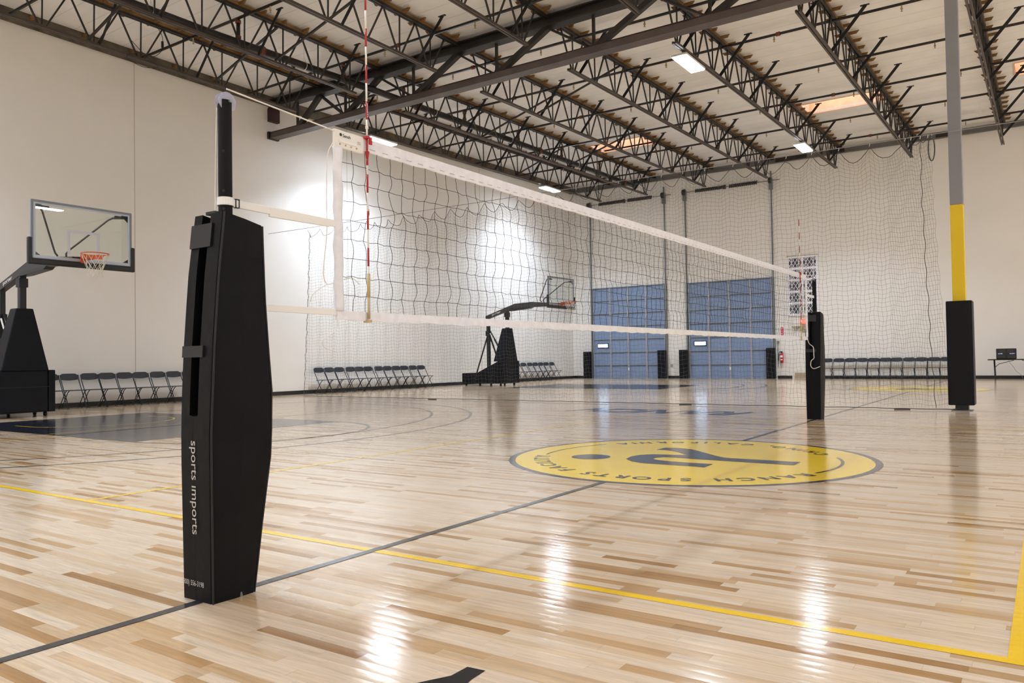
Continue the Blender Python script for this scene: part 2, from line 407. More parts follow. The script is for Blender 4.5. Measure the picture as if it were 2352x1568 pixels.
# ------------------------------------------------------------------ joists
def make_joist(label, L, n):
    """local x = across, y along, z up from the underside; runs 0..L"""
    t = thing('roof_joist', label, 'joist', group='open-web steel roof joists')
    D = 1.0
    MB().box(-.055,-.012,.9,L-.9,0,.055).box(.012,.055,.9,L-.9,0,.055).build('bottom_chord', STEELB, t)
    MB().box(-.06,-.012,0,L,D-.06,D).box(.012,.06,0,L,D-.06,D).build('top_chord', STEEL, t)
    p = (L-2.2)/n
    for i in range(n+1):
        y = 1.1+i*p
        MB().bar((0,y,.03),(0,y,D-.03),.024,.03,(1,0,0)).build('web_member', STEEL, t)
        for sgn in (-1, 1):
            yt = y+sgn*p/2
            if yt < .3: yt = .25
            if yt > L-.3: yt = L-.25
            MB().bar((0,y+sgn*.06,.03),(0,yt,D-.04),.03,.036,(1,0,0)).build('web_member', STEEL, t)
    for k in range(int(L/2.44)):
        y = 1.35+k*2.44
        MB().bar((.05,y,.04),(.82,y,.93),.075,.02,(0,1,0)).bar((.70,y,.93),(.90,y,.93),.05,.02).build('brace', BLKM, t)
    MB().box(-.07,.07,0,L,D,D+.07).build('wood_nailer', NAIL, t)
    y = .2; first = None; k_ = 0
    while y < L-.1:
        for s_ in (-1, 1):
            if first is None:
                q = MB(); l = .20
                q.add([(.0,-.022,0),(.0,.022,0),(.0,.022,.075),(.0,-.022,.075),(l,-.022,0),(l,.022,0),(l+.07,.022,.075),(l+.07,-.022,.075)],
                      [(3,2,1,0),(4,5,6,7),(0,1,5,4),(1,2,6,5),(2,3,7,6),(3,0,4,7)])
                o = first = q.build('purlin_stub', NAIL, t)
            else:
                o = first.copy(); COL.objects.link(o)
            o.location = (s_*.07, y, D); o.rotation_euler = (0, 0, 0 if s_ > 0 else PI)
            o.scale = (.5+.5*((k_*37) % 11)/11, 1, 1) ; k_ += 1
        y += .61
    return t
nth = ['first', 'second', 'third', 'fourth', 'fifth', 'sixth', 'seventh']
Lf = YB-YG-.1; af = math.atan(.019); Ln = 17.6; an = math.atan(.012)
j0 = make_joist('x', Lf, 14)
for i, x in enumerate(JX):
    o = j0 if i == 0 else dup(j0)
    o.location = (x, YG+.05, zb(YG)); o.rotation_euler = (af, 0, 0)
    o['label'] = 'dark open-web roof joist beyond the big girder, %s from the left wall' % nth[i]
jn = make_joist('x', Ln, 14)
for i, x in enumerate(JX[:6]):
    o = jn if i == 0 else dup(jn)
    o.location = (x, YG-.05-Ln, zb(YG-.05-Ln)); o.rotation_euler = (-an, 0, 0)
    o['label'] = 'dark open-web roof joist on the near side of the girder, %s from the left wall' % nth[i]

# girder
g = thing('roof_girder', 'heavy grey-brown steel truss girder crossing under the roof joists', 'girder', (0, YG, 0))
z0 = 7.93
MB().box(XL, XR, -.13, -.03, z0+.02, z0+.17).box(XL, XR, .03, .13, z0+.02, z0+.17).box(XL, XR, -.15, .15, z0, z0+.02).build('bottom_chord', GIRD, g)
MB().box(XL, XR, -.15, .15, z0+.171, z0+.185).build('top_flange', GIRDR, g)
MB().box(XL, XR, -.015, .015, 8.90, 9.10).box(XL, XR, -.15, .15, 8.86, 8.90).box(XL, XR, -.15, .15, 9.10, 9.13).build('top_chord', STEEL, g)
MB().box(XL, XL+.08, -.2, .2, z0-.02, z0+.2).build('wall_bracket', STEEL, g)
MB().box(XL, XL+.14, -.18, .18, 8.45, 8.85).build('wall_seat', GIRDR, g)
nodes = JX + [1.5, 4.2, 6.9, 9.6, 12.3, 15.0]
for i, x in enumerate(nodes):
    xm = (x + (nodes[i-1] if i else XL))/2 - (.15 if i else -.1)
    xn = (x+nodes[i+1])/2-.15 if i+1 < len(nodes) else x+1.3
    MB().bar((x,0,8.88),(xm+.05,0,z0+.18),.13,.13,(0,1,0)).build('diagonal', STEEL, g)
    MB().bar((x,-.05,8.86),(xn-.08,-.05,z0+.18),.05,.05,(0,1,0)).bar((x,.05,8.86),(xn-.08,.05,z0+.18),.05,.05,(0,1,0)).build('diagonal', STEEL, g)
    MB().bar((xm-.02,0,z0+.18),(xm-.02,0,8.88),.06,.06,(0,1,0)).build('post', STEEL, g)
# bridging rods between joists
for k, (xa, xb, y) in enumerate([(-17.5,-15.1,9.0), (-17.5,-15.1,12.2), (-15.1,-12.32,12.2), (-17.5,-15.1,20.5), (-15.1,-12.32,20.5), (-17.5,-15.1,26.0), (-15.1,-12.32,26.0), (-12.32,-9.62,19.5)]):
    o = MB().bar((xa,y,zb(y)+.08),(xb,y+.1,zd(y)-.18),.045,.045,(0,1,0)).build('bridging_rod', STEEL)
    tag(o, 'thin slanted bridging bar between %s and %s roof joists, %s' % (nth[JX.index(xa)], nth[JX.index(xb)],
        'nearest the camera' if y < 10 else 'just before the girder' if y < 15 else 'just past the girder' if y < 22 else 'well beyond the girder'), 'brace', 'bridging bars between joists')

# ------------------------------------------------------------------ sprinkler pipes
ys = [2.2, 5.2, 8.2, 11.35, 14.65, 17.0, 19.9, 23.0, 26.0, 29.1, 32.2]
pos = ['nearest the camera', 'second nearest the camera', 'third nearest the camera', 'passing behind the front post top', 'just in front of the girder', 'just behind the girder',
       'second behind the girder', 'third behind the girder', 'fourth behind the girder', 'just before the far skylights end', 'closest to the back wall']
for i, y in enumerate(ys):
    t = thing('sprinkler_pipe', 'black sprinkler branch pipe under the roof, %s' % pos[i], 'pipe', (0, y, zb(y)+.86), group='sprinkler branch pipes')
    MB().tube([(XL+.15,0,0),(XR-1,0,0)], .036, 8).build('pipe', PIPE, t, smooth=True)
    x = -17.1+(i % 3)*.35
    while x < 3:
        MB().tube([(x,0,-.03),(x,0,-.10)], .018, 6).tube([(x,0,-.10),(x,0,-.13)], .028, 6).tube([(x,0,-.13),(x,0,-.17)], .012, 6).tube([(x,0,-.17),(x,0,-.178)], .026, 6).build('sprinkler_head', BRASS, t)
        x += 2.9
    for x in (-13.4+(i % 2)*.6, -5.4+(i % 2)*.8):
        MB().tube([(x-.05,0,0),(x+.05,0,0)], .052, 10).build('coupling', COUP, t, smooth=True)
t = thing('sprinkler_main', 'thick black sprinkler main pipe running along the roof beside the left joists', 'pipe', (0,0,0))
mp = [(-15.35, 4., 8.40), (-15.35, 10.8, 8.44), (-15.35, YG, 8.57), (-15.35, 22, 8.66), (-15.35, 32.6, 8.78)]
MB().tube(mp, .095, 16).build('pipe', PIPE, t, smooth=True)
def mz(y):
    for a, b in zip(mp, mp[1:]):
        if a[1] <= y <= b[1]: return a[2]+(b[2]-a[2])*(y-a[1])/(b[1]-a[1])
for y in (7.0, 12.0, 17.6, 24.4, 31.4):
    MB().tube([(-15.35,y-.05,mz(y)),(-15.35,y+.05,mz(y))], .125, 16).build('coupling', COUP, t, smooth=True)
for y in (9.2, 13.3, 18.4, 22.5, 27.2):
    z = mz(y)
    loop = [(-15.35+.115*math.sin(a), y, z-.115*math.cos(a)) for a in [PI*k/8 for k in range(-7, 8)]]
    MB().tube(loop, .008, 5).tube([loop[0], (-15.35,y,z+.2), loop[-1]], .008, 5).tube([(-15.35,y,z+.2), (-15.35,y,zd(y))], .008, 5).build('hanger', WHP, t)
for y in ys[3:10]:
    z = mz(y); zt = zb(y)+.86
    MB().tube([(-15.35,y,z+.07),(-15.35,y,zt-.02)], .045, 8).build('riser', PIPE, t, smooth=True)
    for za, zb_ in ((z+.10, z+.16), (zt-.12, zt-.05)): MB().tube([(-15.35,y,za),(-15.35,y,zb_)], .065, 10).build('riser_coupling', COUP, t, smooth=True)
# dangling wire on the nearest joist
t = tag(MB().tube(sm([(-17.42, 10.6, 9.1),(-17.38, 10.7, 8.9),(-17.4,10.72,8.6),(-17.4,10.5,8.35),(-17.3,10.1,8.3),(-17.35,9.8,8.12),(-17.4,10.2,8.02),(-17.38,10.6,8.12),(-17.4,10.3,8.3),(-17.42,9.9,8.6)]), .007, 6).tube([(-17.4,10.72,8.78),(-17.4,10.72,8.63)], .03, 8).build('loose_wire', BLKM, smooth=True),
        'loose coiled electrical wire hanging from the joist nearest the left wall', 'wire')

# ------------------------------------------------------------------ ceiling lights
def make_light(label):
    t = thing('ceiling_light', label, 'light', group='LED high-bay ceiling lights')
    MB().box(-.19,.19,-.61,.61,0,.05).build('housing', LHOUS, t)
    for k in range(4):
        x = -.135+k*.09
        MB().box(x-.033,x+.033,-.59,.59,-.022,-.001).build('light_strip', LAMP, t)
    MB().tube([(0,-.4,.05),(0,-.4,.2)], .006, 5).build('hanger', BLKM, t)
    MB().tube([(0,.4,.05),(0,.4,.2)], .006, 5).build('hanger', BLKM, t)
    return t
def lamp_light(o):
    ld = bpy.data.lights.get('led_panel_light')
    if ld is None:
        ld = bpy.data.lights.new('led_panel_light', 'AREA'); ld.shape = 'RECTANGLE'; ld.size = .36; ld.size_y = 1.18
        ld.energy = 285; ld.color = (.73,.86,1.); ld.spread = math.radians(128)
    lo = bpy.data.objects.new('led_panel_light', ld); COL.objects.link(lo)
    lo.location = (o.location.x, o.location.y, o.location.z-.028)
seen = {(-17.55,18.3): 'bright LED ceiling light by the left wall, hidden behind the net tape beside the antenna',
        (-17.5,28.6): 'bright LED ceiling light close to the left wall, farther one of that row',
        (-6.98,17.9): 'large bright LED ceiling light just beyond the girder, upper middle of the view',
        (-6.93,28.4): 'bright LED ceiling light below the skylight, near the back wall'}
l0 = None
for (x, y), lb in seen.items():
    o = make_light(lb) if l0 is None else dup(l0, label=lb)
    l0 = l0 or o
    o.location = (x, y, zb(y)-.10); lamp_light(o)
for x in (-17.5, -12.2, -6.95, -1.0, 7.4, 12.0, 16.5):  # unseen rows: a few inferred, others added as fill to soften net shadows
    for y in ((-7.5,) if x in (-1.0, -12.2) else (3.2, -7.5) if x < 0 else (28.0, 17.1, 6.5, -4.5)):
        o = dup(l0, label='unseen LED ceiling light, in rows partly added as fill light'); o.location = (x, y, zb(y)-.10); lamp_light(o)

# ------------------------------------------------------------------ floor markings (parts of the floor)
Z1, Z2, Z3 = .0012, .0024, .0036
CX, CY = -3.05, 7.55
def rect(mb, x0, x1, y0, y1, z=Z1): mb.ngon([(x0,y0,z),(x1,y0,z),(x1,y1,z),(x0,y1,z)])
def arc(mb, cx, cy, r0, r1, a0, a1, z=Z1, n=72):
    v = []; f = []
    for i in range(n+1):
        a = math.radians(a0+(a1-a0)*i/n)
        v += [(cx+r0*math.cos(a), cy+r0*math.sin(a), z), (cx+r1*math.cos(a), cy+r1*math.sin(a), z)]
    for i in range(n): f.append((2*i, 2*i+1, 2*i+3, 2*i+2))
    mb.add(v, f)
def mark(mb, name, material, label=None): return mb.build(name, material, floor, label=label)
# volleyball court
q = MB(); rect(q, -12.08, 5.98, 3.06-.0, 3.06+.055); mark(q, 'court_line', P_YEL, 'yellow volleyball sideline crossing in front')
q = MB(); rect(q, -12.08, 5.98, 12.01, 12.06); mark(q, 'court_line', P_YEL)
q = MB(); rect(q, -6.08, -6.03, 3.115, 12.01); mark(q, 'court_line', P_YEL)
q = MB(); rect(q, -.14, -.06, 3.115, 12.01); mark(q, 'court_line', P_YEL)
q = MB(); rect(q, -12.08, -12.03, 3.115, 12.01); mark(q, 'court_line', P_YEL)
# centre lines
q = MB(); rect(q, -3.075, -3.025, -.05, CY-1.8, Z2); mark(q, 'center_line', P_GRY)
q = MB(); rect(q, -3.075, -3.025, CY+1.8, 24.55-1.8, Z2); mark(q, 'center_line', P_GRY)
q = MB(); rect(q, -3.075, -3.025, 24.55+1.8, 32.1, Z2); mark(q, 'center_line', P_GRY)
for cy in (CY, 24.55):
    bx = -15.85; ft = bx+5.79; hx = -14.27
    q = MB(); rect(q, bx, ft, cy-1.83, cy+1.83); mark(q, 'painted_key', P_NAVY, 'dark navy free-throw lane painted on the floor')
    q = MB(); arc(q, ft, cy, 1.78, 1.83, -90, 90); mark(q, 'free_throw_circle', P_GRY)
    for r in (6.02, 6.75):
        q = MB(); arc(q, hx, cy, r-.05, r, -90, 90); rect(q, bx, hx, cy-r, cy-r+.05); rect(q, bx, hx, cy+r-.05, cy+r); mark(q, 'three_point_line', P_GRY)
    q = MB(); arc(q, hx, cy, 1.20, 1.24, -90, 90, Z2); rect(q, hx-.5, hx, cy-1.24, cy-1.2, Z2); rect(q, hx-.5, hx, cy+1.2, cy+1.24, Z2); mark(q, 'restricted_arc', P_YEL)
    q = MB(); rect(q, -12.42, -12.38, cy-1.83, cy+1.83, Z2); mark(q, 'lane_line', P_YEL)
    q = MB()
    for x in (-13.7, -12.6, -11.75, -10.9):
        rect(q, x, x+.05, cy-1.83-.2, cy-1.84); rect(q, x, x+.05, cy+1.84, cy+2.03)
    mark(q, 'lane_tick', P_BLK)
    q = MB(); rect(q, bx-.05, bx, cy-7.6, cy+7.6); mark(q, 'baseline', P_BLK)
q = MB(); rect(q, bx, 9.75, 32.1, 32.15); mark(q, 'sideline', P_GRY)

# centre logo
C0 = (CX, CY)
q = MB(); arc(q, CX, CY, 1.735, 1.80, 0, 360, Z1, 160); mark(q, 'logo_ring', P_NAVY)
q = MB(); q.ngon([(CX+1.735*math.cos(2*PI*i/160), CY+1.735*math.sin(2*PI*i/160), Z1) for i in range(160)]); mark(q, 'logo_disc', P_YEL2, 'yellow painted center-court disc')
# outline of the emblem in court coordinates (metres)
EM = [(-3.585, 8.022), (-3.583, 8.241), (-3.485, 8.272), (-3.365, 8.262), (-3.254, 8.215), (-3.15, 8.116), (-2.963, 7.929), (-2.826, 7.793), (-2.718, 7.703), (-2.638, 7.687), (-1.974, 7.704), (-1.97, 7.458), (-2.958, 7.463), (-3.138, 7.485), (-3.259, 7.459), (-3.31, 7.374), (-3.299, 7.279), (-3.198, 7.219), (-3.076, 7.194), (-2.849, 7.186), (-2.647, 7.195), (-2.634, 6.94), (-2.76, 6.959), (-3.0, 6.957), (-3.245, 6.945), (-3.41, 7.019), (-3.541, 7.168), (-3.576, 7.362), (-3.554, 7.51), (-3.468, 7.624), (-3.304, 7.669), (-3.12, 7.733), (-3.249, 7.862), (-3.395, 7.991), (-3.501, 8.039)]
q = MB(); q.ngon([(x, y, Z2) for x, y in EM]); emb = mark(q, 'logo_emblem', P_NAVY)
import bmesh
def tri(o):
    bm = bmesh.new(); bm.from_mesh(o.data); bmesh.ops.triangulate(bm, faces=bm.faces); bm.to_mesh(o.data); bm.free()
tri(emb)
q = MB(); q.ngon([(-3.93+.20*math.cos(2*PI*i/40), 7.15+.20*math.sin(2*PI*i/40), Z2) for i in range(40)]); mark(q, 'logo_dot', P_NAVY)
q = MB(); arc(q, CX, CY, 1.455, 1.475, 151, 197, Z2); arc(q, CX, CY, 1.44, 1.47, -20, 26, Z2); mark(q, 'logo_thin_arc', P_NAVY)
def arc_text(mb, txt, cx, cy, r, a0, a1, h, tops_out, z=Z2):
    """letters spread evenly by advance from angle a0 to a1"""
    adv = {'I': .42, ' ': .62, ',': .35, 'N': 1.05, 'O': 1.1, 'C': 1.05, 'H': 1.05, 'A': 1.0, 'L': .85}
    w = [adv.get(ch, .92) for ch in txt]; T = sum(w); acc = 0
    for ch, ww in zip(txt, w):
        a = math.radians(a0+(a1-a0)*(acc+ww/2)/T); acc += ww
        if ch == ' ': continue
        rad = Vector((math.cos(a), math.sin(a), 0)); up = rad if tops_out else -rad
        sgn = 1 if a1 > a0 else -1
        tang = Vector((-math.sin(a), math.cos(a), 0))*sgn
        M = frame((cx+r*rad.x, cy+r*rad.y, z), tang, up)
        vs, fs = glyphs(ch, h/.70, .006)
        x0 = min(v[0] for v in vs); x1 = max(v[0] for v in vs)
        mb.add([M @ Vector((x-(x0+x1)/2, y-h/2+(0 if ch != ',' else 0), 0)) for x, y, _ in vs], fs)
q = MB(); arc_text(q, 'RANCH SPORTS FACILITY', CX, CY, 1.47, -23, -160, .145, True); mark(q, 'logo_lettering', P_NAVY)
q = MB(); arc_text(q, 'CHINO, CALIFORNIA', CX, CY, 1.40, 34, 147, .13, False); mark(q, 'logo_lettering', P_NAVY)
# second court's disc
q = MB(); arc(q, CX, 24.55, 1.735, 1.80, 0, 360, Z1, 100); mark(q, 'logo_ring', P_NAVY)
q = MB(); q.ngon([(CX+1.735*math.cos(2*PI*i/100), 24.55+1.735*math.sin(2*PI*i/100), Z1) for i in range(100)]); mark(q, 'logo_disc', P_YEL2)
q = MB(); q.ngon([(x, y+17, Z2) for x, y in EM]); tri(mark(q, 'logo_emblem', P_NAVY))
# sideline lettering
q = MB(); fit_text(q, 'RANCH', frame((-6.05, 13.58, Z1), (-1,0,0), (0,-1,0)), w=3.45, h=.95, bold=.035, shear=.35, stretch=True)
mark(q, 'sideline_lettering', P_NAVY, 'dark blue italic word painted near the net hem')
# black letter tip at the bottom edge
q = MB(); q.ngon([(x, y, Z1) for x, y in [(-1.630,2.085),(-1.560,2.092),(-1.555,2.010),(-1.548,1.98),(-1.52,1.88),(-1.48,1.70),(-1.80,1.66),(-1.69,1.89),(-1.63,2.0)]])
tri(mark(q, 'painted_letter', P_BLK, 'black painted letter tip at the bottom edge'))

# ------------------------------------------------------------------ volleyball posts, pads, net
def make_post(label, y, s):
    t = thing('volleyball_pole', label, 'pole', (-3.05, y, 0), group='volleyball net poles')
    MB().tube([(0,0,0.0),(0,0,2.215)], .0305, 24).build('pole', POLE, t, smooth=True, bevel=.003)
    MB().tube([(0,0,0),(0,0,.02)], .09, 24).build('floor_plate', TRACK, t)
    q = MB()
    for z in (1.55, 1.72, 1.80, 1.98): q.tube([(.018,-.0215,z),(.021,-.0245,z)], .006, 10)
    q.build('pin_hole', VINYLD, t)
    return t
near = make_post('black volleyball net pole standing out of the nearest pad', 2.18, 1)
# pulley: two clear flanges with hub
def disc(mb, x, r, th, n=40):
    mb.tube([(x,0,0),(x+th,0,0)], r, n)
def make_pulley(parent, y, side):
    p = bpy.data.objects.new('pulley', None); COL.objects.link(p); p.parent = parent; p.location = (0, y+.004, 2.208)
    q = MB(); disc(q, -.016, .045, .003); disc(q, .013, .045, .003); disc(q, -.013, .036, .026); q.build('wheel', CLEAR, p)
    MB().tube([(-.040,0,0),(.040,0,0)], .007, 12).build('axle', TRACK, p)
    return p
make_pulley(near, 0, 1)
far = dup(near, loc=(-3.05, 12.97, 0), label='black volleyball net pole above the far pad')
def make_pad(label, y, lettering):
    """y: pole position. opening side faces -y"""
    t = thing('post_pad', label, 'pad', (-3.05, y, 0), group='volleyball post pads')
    # profile y(front), y(back) and half widths along z
    prof = [(0,-.13,.09,-.13,.085),(.3,-.135,.13,-.13,.09),(.6,-.14,.175,-.13,.095),(.72,-.14,.182,-.13,.095),(.797,-.138,.182,-.13,.097),(.803,-.138,.182,-.13,.097),(.90,-.135,.182,-.13,.10),(1.1,-.125,.165,-.13,.10),(1.3,-.11,.15,-.13,.10),(1.42,-.10,.145,-.13,.10),(1.60,-.08,.14,-.125,.10),(1.69,-.07,.138,-.12,.10)]
    sl = .030   # half slot
    v = []; f = []
    m_ = len(prof)
    def ring(z, y0, y1, x0, x1, slot):
        c_ = .006
        xm = (x0+x1)/2-.012
        hs = sl if slot else .0004
        dpt = .05
        return [(xm+hs, y0, z),(x1-.012, y0, z),(x1, y0+.012, z),(x1+.006,(y0+y1)/2, z),(x1, y1-.012, z),(x1-.012, y1, z),((x0+x1)/2, y1+.006, z),(x0+.012, y1, z),(x0, y1-.012, z),(x0-.004,(y0+y1)/2,z),(x0, y0+.012, z),(x0+.012, y0, z),(xm-hs, y0, z),
                (xm-hs, y0+dpt, z),(xm+hs, y0+dpt, z)]
    zs = []
    for k in range(m_-1):
        a, b = prof[k], prof[k+1]; n = max(2, int((b[0]-a[0])/.05)) if b[0]-a[0] > .02 else 1
        for i in range(n): zs.append([a[j]+(b[j]-a[j])*i/n for j in range(5)])
    zs.append(list(prof[-1]))
    n0 = 15
    for z, y0, y1, x0, x1 in zs: v += [(a_, b_, c_-.040*max(0, (z-1.45)/.24)*(b_-y0)/(y1-y0)) for a_, b_, c_ in ring(z, y0, y1, x0, x1, z > .80)]
    for i in range(len(zs)-1):
        for j in range(n0):
            a = i*n0+j; b = i*n0+(j+1) % n0
            f.append((a, b, b+n0, a+n0))
    f.append(tuple(range(n0-1,-1,-1)))
    # padded top with a hole for the pole is covered by two flaps
    f.append(tuple((len(zs)-1)*n0+j for j in range(n0)))
    q = MB(); q.add(v, f)
    body = q.build('pad_body', VINYL, t)
    z_, y0, y1, x0, x1 = prof[-1]
    MB().box(-.03,.035,y0+.0,y0+.035,z_-.004,z_+.010).build('top_flap', VINYLD, t)
    # piping down the two visible corners
    MB().tube([(x1_+.001, y0_+.004, zz) for zz, y0_, y1_, x0_, x1_ in zs], .0045, 6).build('piping', VINYLD, t)
    MB().tube([(x1_-.004, y1_-.002, zz-.040*max(0, (zz-1.45)/.24)) for zz, y0_, y1_, x0_, x1_ in zs], .004, 6).build('piping', VINYLD, t)
    def yf(z):
        for a, b in zip(prof, prof[1:]):
            if a[0] <= z <= b[0]: return a[1]+(b[1]-a[1])*(z-a[0])/(b[0]-a[0])
    def yb(z):
        for a, b in zip(prof, prof[1:]):
            if a[0] <= z <= b[0]: return a[2]+(b[2]-a[2])*(z-a[0])/(b[0]-a[0])
    for za, zb_, xa, xb in ((1.54, 1.645, -.115, .035), (1.055, 1.105, -.115, .035)):
        yy = min(yf(za), yf(zb_))-.008
        MB().add([(xa, yf(za)-.009, za),(xb, yf(za)-.009, za),(xb, yf(zb_)-.009, zb_),(xa, yf(zb_)-.009, zb_),(xa, yf(za)+.002, za),(xb, yf(za)+.002, za),(xb, yf(zb_)+.002, zb_),(xa, yf(zb_)+.002, zb_)],
                 [(0,1,2,3),(7,6,5,4),(0,4,5,1),(1,5,6,2),(2,6,7,3),(3,7,4,0)]).build('strap', VINYLD, t)
    for z in (1.40, .86, .66, .25):
        MB().box(-.05, .055, yb(z)-.004, yb(z)+.012, z-.03, z+.04).build('hook_strap', VINYLD, t)
    if lettering:
        for txt, zc, w, h, xc in (('sports ımports', .490, .405, .050, -.030),):
            q = MB(); ff = (yf(.72)-yf(.3))/.42
            fit_text(q, txt, frame((xc, yf(zc)-.0035, zc), (0,-ff*1.0,-1), (1,0,0)), w=w, h=h, bold=.004, stretch=True)
            q.build('lettering', TXT, t, label='grey vertical lettering')
        q = MB(); fit_text(q, '(800) 556-3198', frame((-.045, yf(.07)-.004, .072), (1,0,0), (0,0,1)), w=.155, h=.030, bold=.004, stretch=True)
        q.build('phone_lettering', TXT, t, label='grey phone number')
    return t
make_pad('tall black vinyl pad strapped round the nearest volleyball pole, white lettering', 2.17, True)
fp = make_pad('tall black vinyl pad round the far volleyball pole, loose white rope on it', 12.97, False)

# pole rope and straps
tag(MB().tube([(-3.085,2.165,2.215),(-3.088,2.163,2.1),(-3.093,2.158,1.75),(-3.094,2.155,1.66)], .003, 6).build('pole_rope', ROPE), 'thin white rope running down the back of the nearest pole', 'rope')

NY0, NY1 = 2.84, 12.47
net = thing('volleyball_net', 'black volleyball net with white tapes stretched between the two padded poles', 'volleyball net', (-3.05, 0, 0))
rr = random.Random(5)
def prismseg(mb, a, b, r):
    a = Vector(a); b = Vector(b); d = (b-a).normalized(); x = d.cross(Vector((1,0,0)))
    if x.length < 1e-4: x = d.cross(Vector((0,1,0)))
    x.normalize(); y = d.cross(x)
    v = [p + x*(r*math.cos(k*2*PI/3)) + y*(r*math.sin(k*2*PI/3)) for p in (a, b) for k in range(3)]
    mb.add(v, [(0,1,4,3),(1,2,5,4),(2,0,3,5)])
NC = int((NY1-NY0)/.1); NR = 9
grid = {}
for i in range(NC+1):
    ph = rr.random()*6
    for j in range(NR+1):
        y = NY0+.02+i*(NY1-NY0-.04)/NC; z = 1.275+j*(2.175-1.275)/NR
        e = 0 if j in (0, NR) else 1
        jit = .010*math.sin(j*2.3+ph*.35+i*.25)*e
        grid[i,j] = Vector((.010*math.sin(i*.6+j)*e, y+jit+(.010*(rr.random()-.5)), z+(.005*(rr.random()-.5)+.002*math.sin(i*.9))*e))
q = MB()
for i in range(NC+1):
    for j in range(NR):
        a, b = grid[i,j], grid[i,j+1]; m1 = (a+b)/2+Vector((.004, (rr.random()-.5)*.016+(.009 if j % 2 else -.007), 0))
        p1 = a.lerp(m1,.5)+Vector((0,(m1-(a+b)/2).y*.35,0)); p2 = m1.lerp(b,.5)+Vector((0,(m1-(a+b)/2).y*.35,0))
        q.tube([a,p1,m1,p2,b], .0015, 5, cap=False)
for j in range(1, NR):
    for i in range(NC):
        a, b = grid[i,j], grid[i+1,j]; m1 = (a+b)/2+Vector((0, 0, -.004+(rr.random()-.5)*.008))
        q.tube([a,m1,b], .0015, 5, cap=False)
q.build('netting', CORD, net)
def tape(z0, z1, x, name, material, wob=.002, n=160):
    v = []; f = []
    for i in range(n+1):
        y = NY0+(NY1-NY0)*i/n
        dz = wob*math.sin(i*1.7)+wob*.7*math.sin(i*.63); dx = wob*math.sin(i*1.1)*1.2
        v += [(-x+dx,y,z0+dz),(x+dx,y,z0+dz),(x+dx*.4,y,z1),(-x+dx*.4,y,z1)]
    for i in range(n):
        for k in range(4): f.append((i*4+k, i*4+(k+1) % 4, (i+1)*4+(k+1) % 4, (i+1)*4+k))
    f += [(0,1,2,3), (n*4+3,n*4+2,n*4+1,n*4)]
    return MB().add(v, f).build(name, material, net)
tape(2.168, 2.24, .006, 'top_tape', WHT)
tape(1.243, 1.292, .008, 'bottom_tape', WHT, .003)
# cord along the top tape, with stitched slots on it
q = MB(); i = 0; y = NY0+.25
while y < NY1-.2:
    for sx in (-.0075, .0075): q.box(sx-.0008, sx+.0008, y, y+.045, 2.184, 2.188)
    y += .1
q.build('tape_stitching', mat('grey_stitching', (.52,.50,.58), .7), net)
for yy, nm in ((NY0, 1), (NY1, -1)):
    v = []; f = []; n = 40
    for i in range(n+1):
        z = 1.29+(2.15-1.29)*i/n; w = .031+.002*math.sin(i*.5)+(.0015*math.sin(i*1.3)); 
        r1 = .016
        ring = [(r1*math.cos(a), yy+.02*nm+ (w)*math.sin(a)+.003*math.sin(i*.7), z) for a in [2*PI*k/10 for k in range(10)]]
        v += ring
    for i in range(n):
        for k in range(10): f.append((i*10+k, i*10+(k+1) % 10, (i+1)*10+(k+1) % 10, (i+1)*10+k))
    f += [tuple(range(10)), tuple(n*10+k for k in range(9,-1,-1))]
    MB().add(v, f).build('side_sleeve', WHT, net, smooth=True)
# reinforced corner with print
MB().box(-.009, .009, NY0-.005, NY0+.20, 2.150, 2.242).build('corner_patch', WHP, net, bevel=.002)
q = MB(); fit_text(q, 'Senoh', frame((.0098, NY0+.078, 2.217), (0,1,0), (0,0,1)), w=.055, h=.018, bold=.02, stretch=True)
q.tube([(.0095,NY0+.036,2.2185),(.0102,NY0+.036,2.2185)], .0085, 16)
q.build('lettering', TXTB, net, label='black brand print')
q = MB()
for k in range(3): q.box(.0092, .0098, NY0+.155, NY0+.18, 2.205-k*.006, 2.2065-k*.006)
q.build('care_print', TXTB, net)
q = MB()
for k in range(4): q.tube([(.009,NY0+.03+k*.04,2.168),(.012,NY0+.03+k*.04,2.168)], .005, 10)
q.build('grommet', BRASS, net)
MB().box(-.004, .014, NY0+.02, NY0+.15, 2.176, 2.192).build('batten', WHTW, net, bevel=.004)
# tension cable
MB().tube([(0,2.19,2.272),(0,NY0+.005,2.232)], .0038, 8).build('tension_cable', ROPE, net)
MB().tube([(0,NY1-.005,2.232),(0,12.94,2.272)], .0038, 8).build('tension_cable', ROPE, net)
# straps to the poles
q = MB().bar((.0,2.215,1.755),(0,NY0+.01,1.745),.012,.036); q.bar((.0,2.42,1.742),(0,2.80,1.742),.014,.040); q.build('upper_strap', WHTW, net, bevel=.003)
q = MB()
ringp = [(.034*math.cos(a), 2.18+.034*math.sin(a)) for a in [2*PI*k/20 for k in range(21)]]
for (xa,ya),(xb,yb) in zip(ringp, ringp[1:]): q.bar((xa,ya,1.755),(xb,yb,1.755),.004,.036)
q.build('pole_loop', WHTW, net)
MB().box(-.006,.010,2.228,2.231,1.735,1.776).box(-.006,.010,2.246,2.249,1.735,1.776).box(-.006,.010,2.228,2.249,1.773,1.776).box(-.006,.010,2.228,2.249,1.735,1.738).build('buckle', BLKM, net)
MB().bar((0,2.33,1.288),(0,NY0+.0,1.283),.012,.034).build('lower_strap', WHTW, net, bevel=.003)
MB().bar((0,NY1,1.93),(0,12.93,1.93),.01,.04).build('upper_strap', WHT, net)
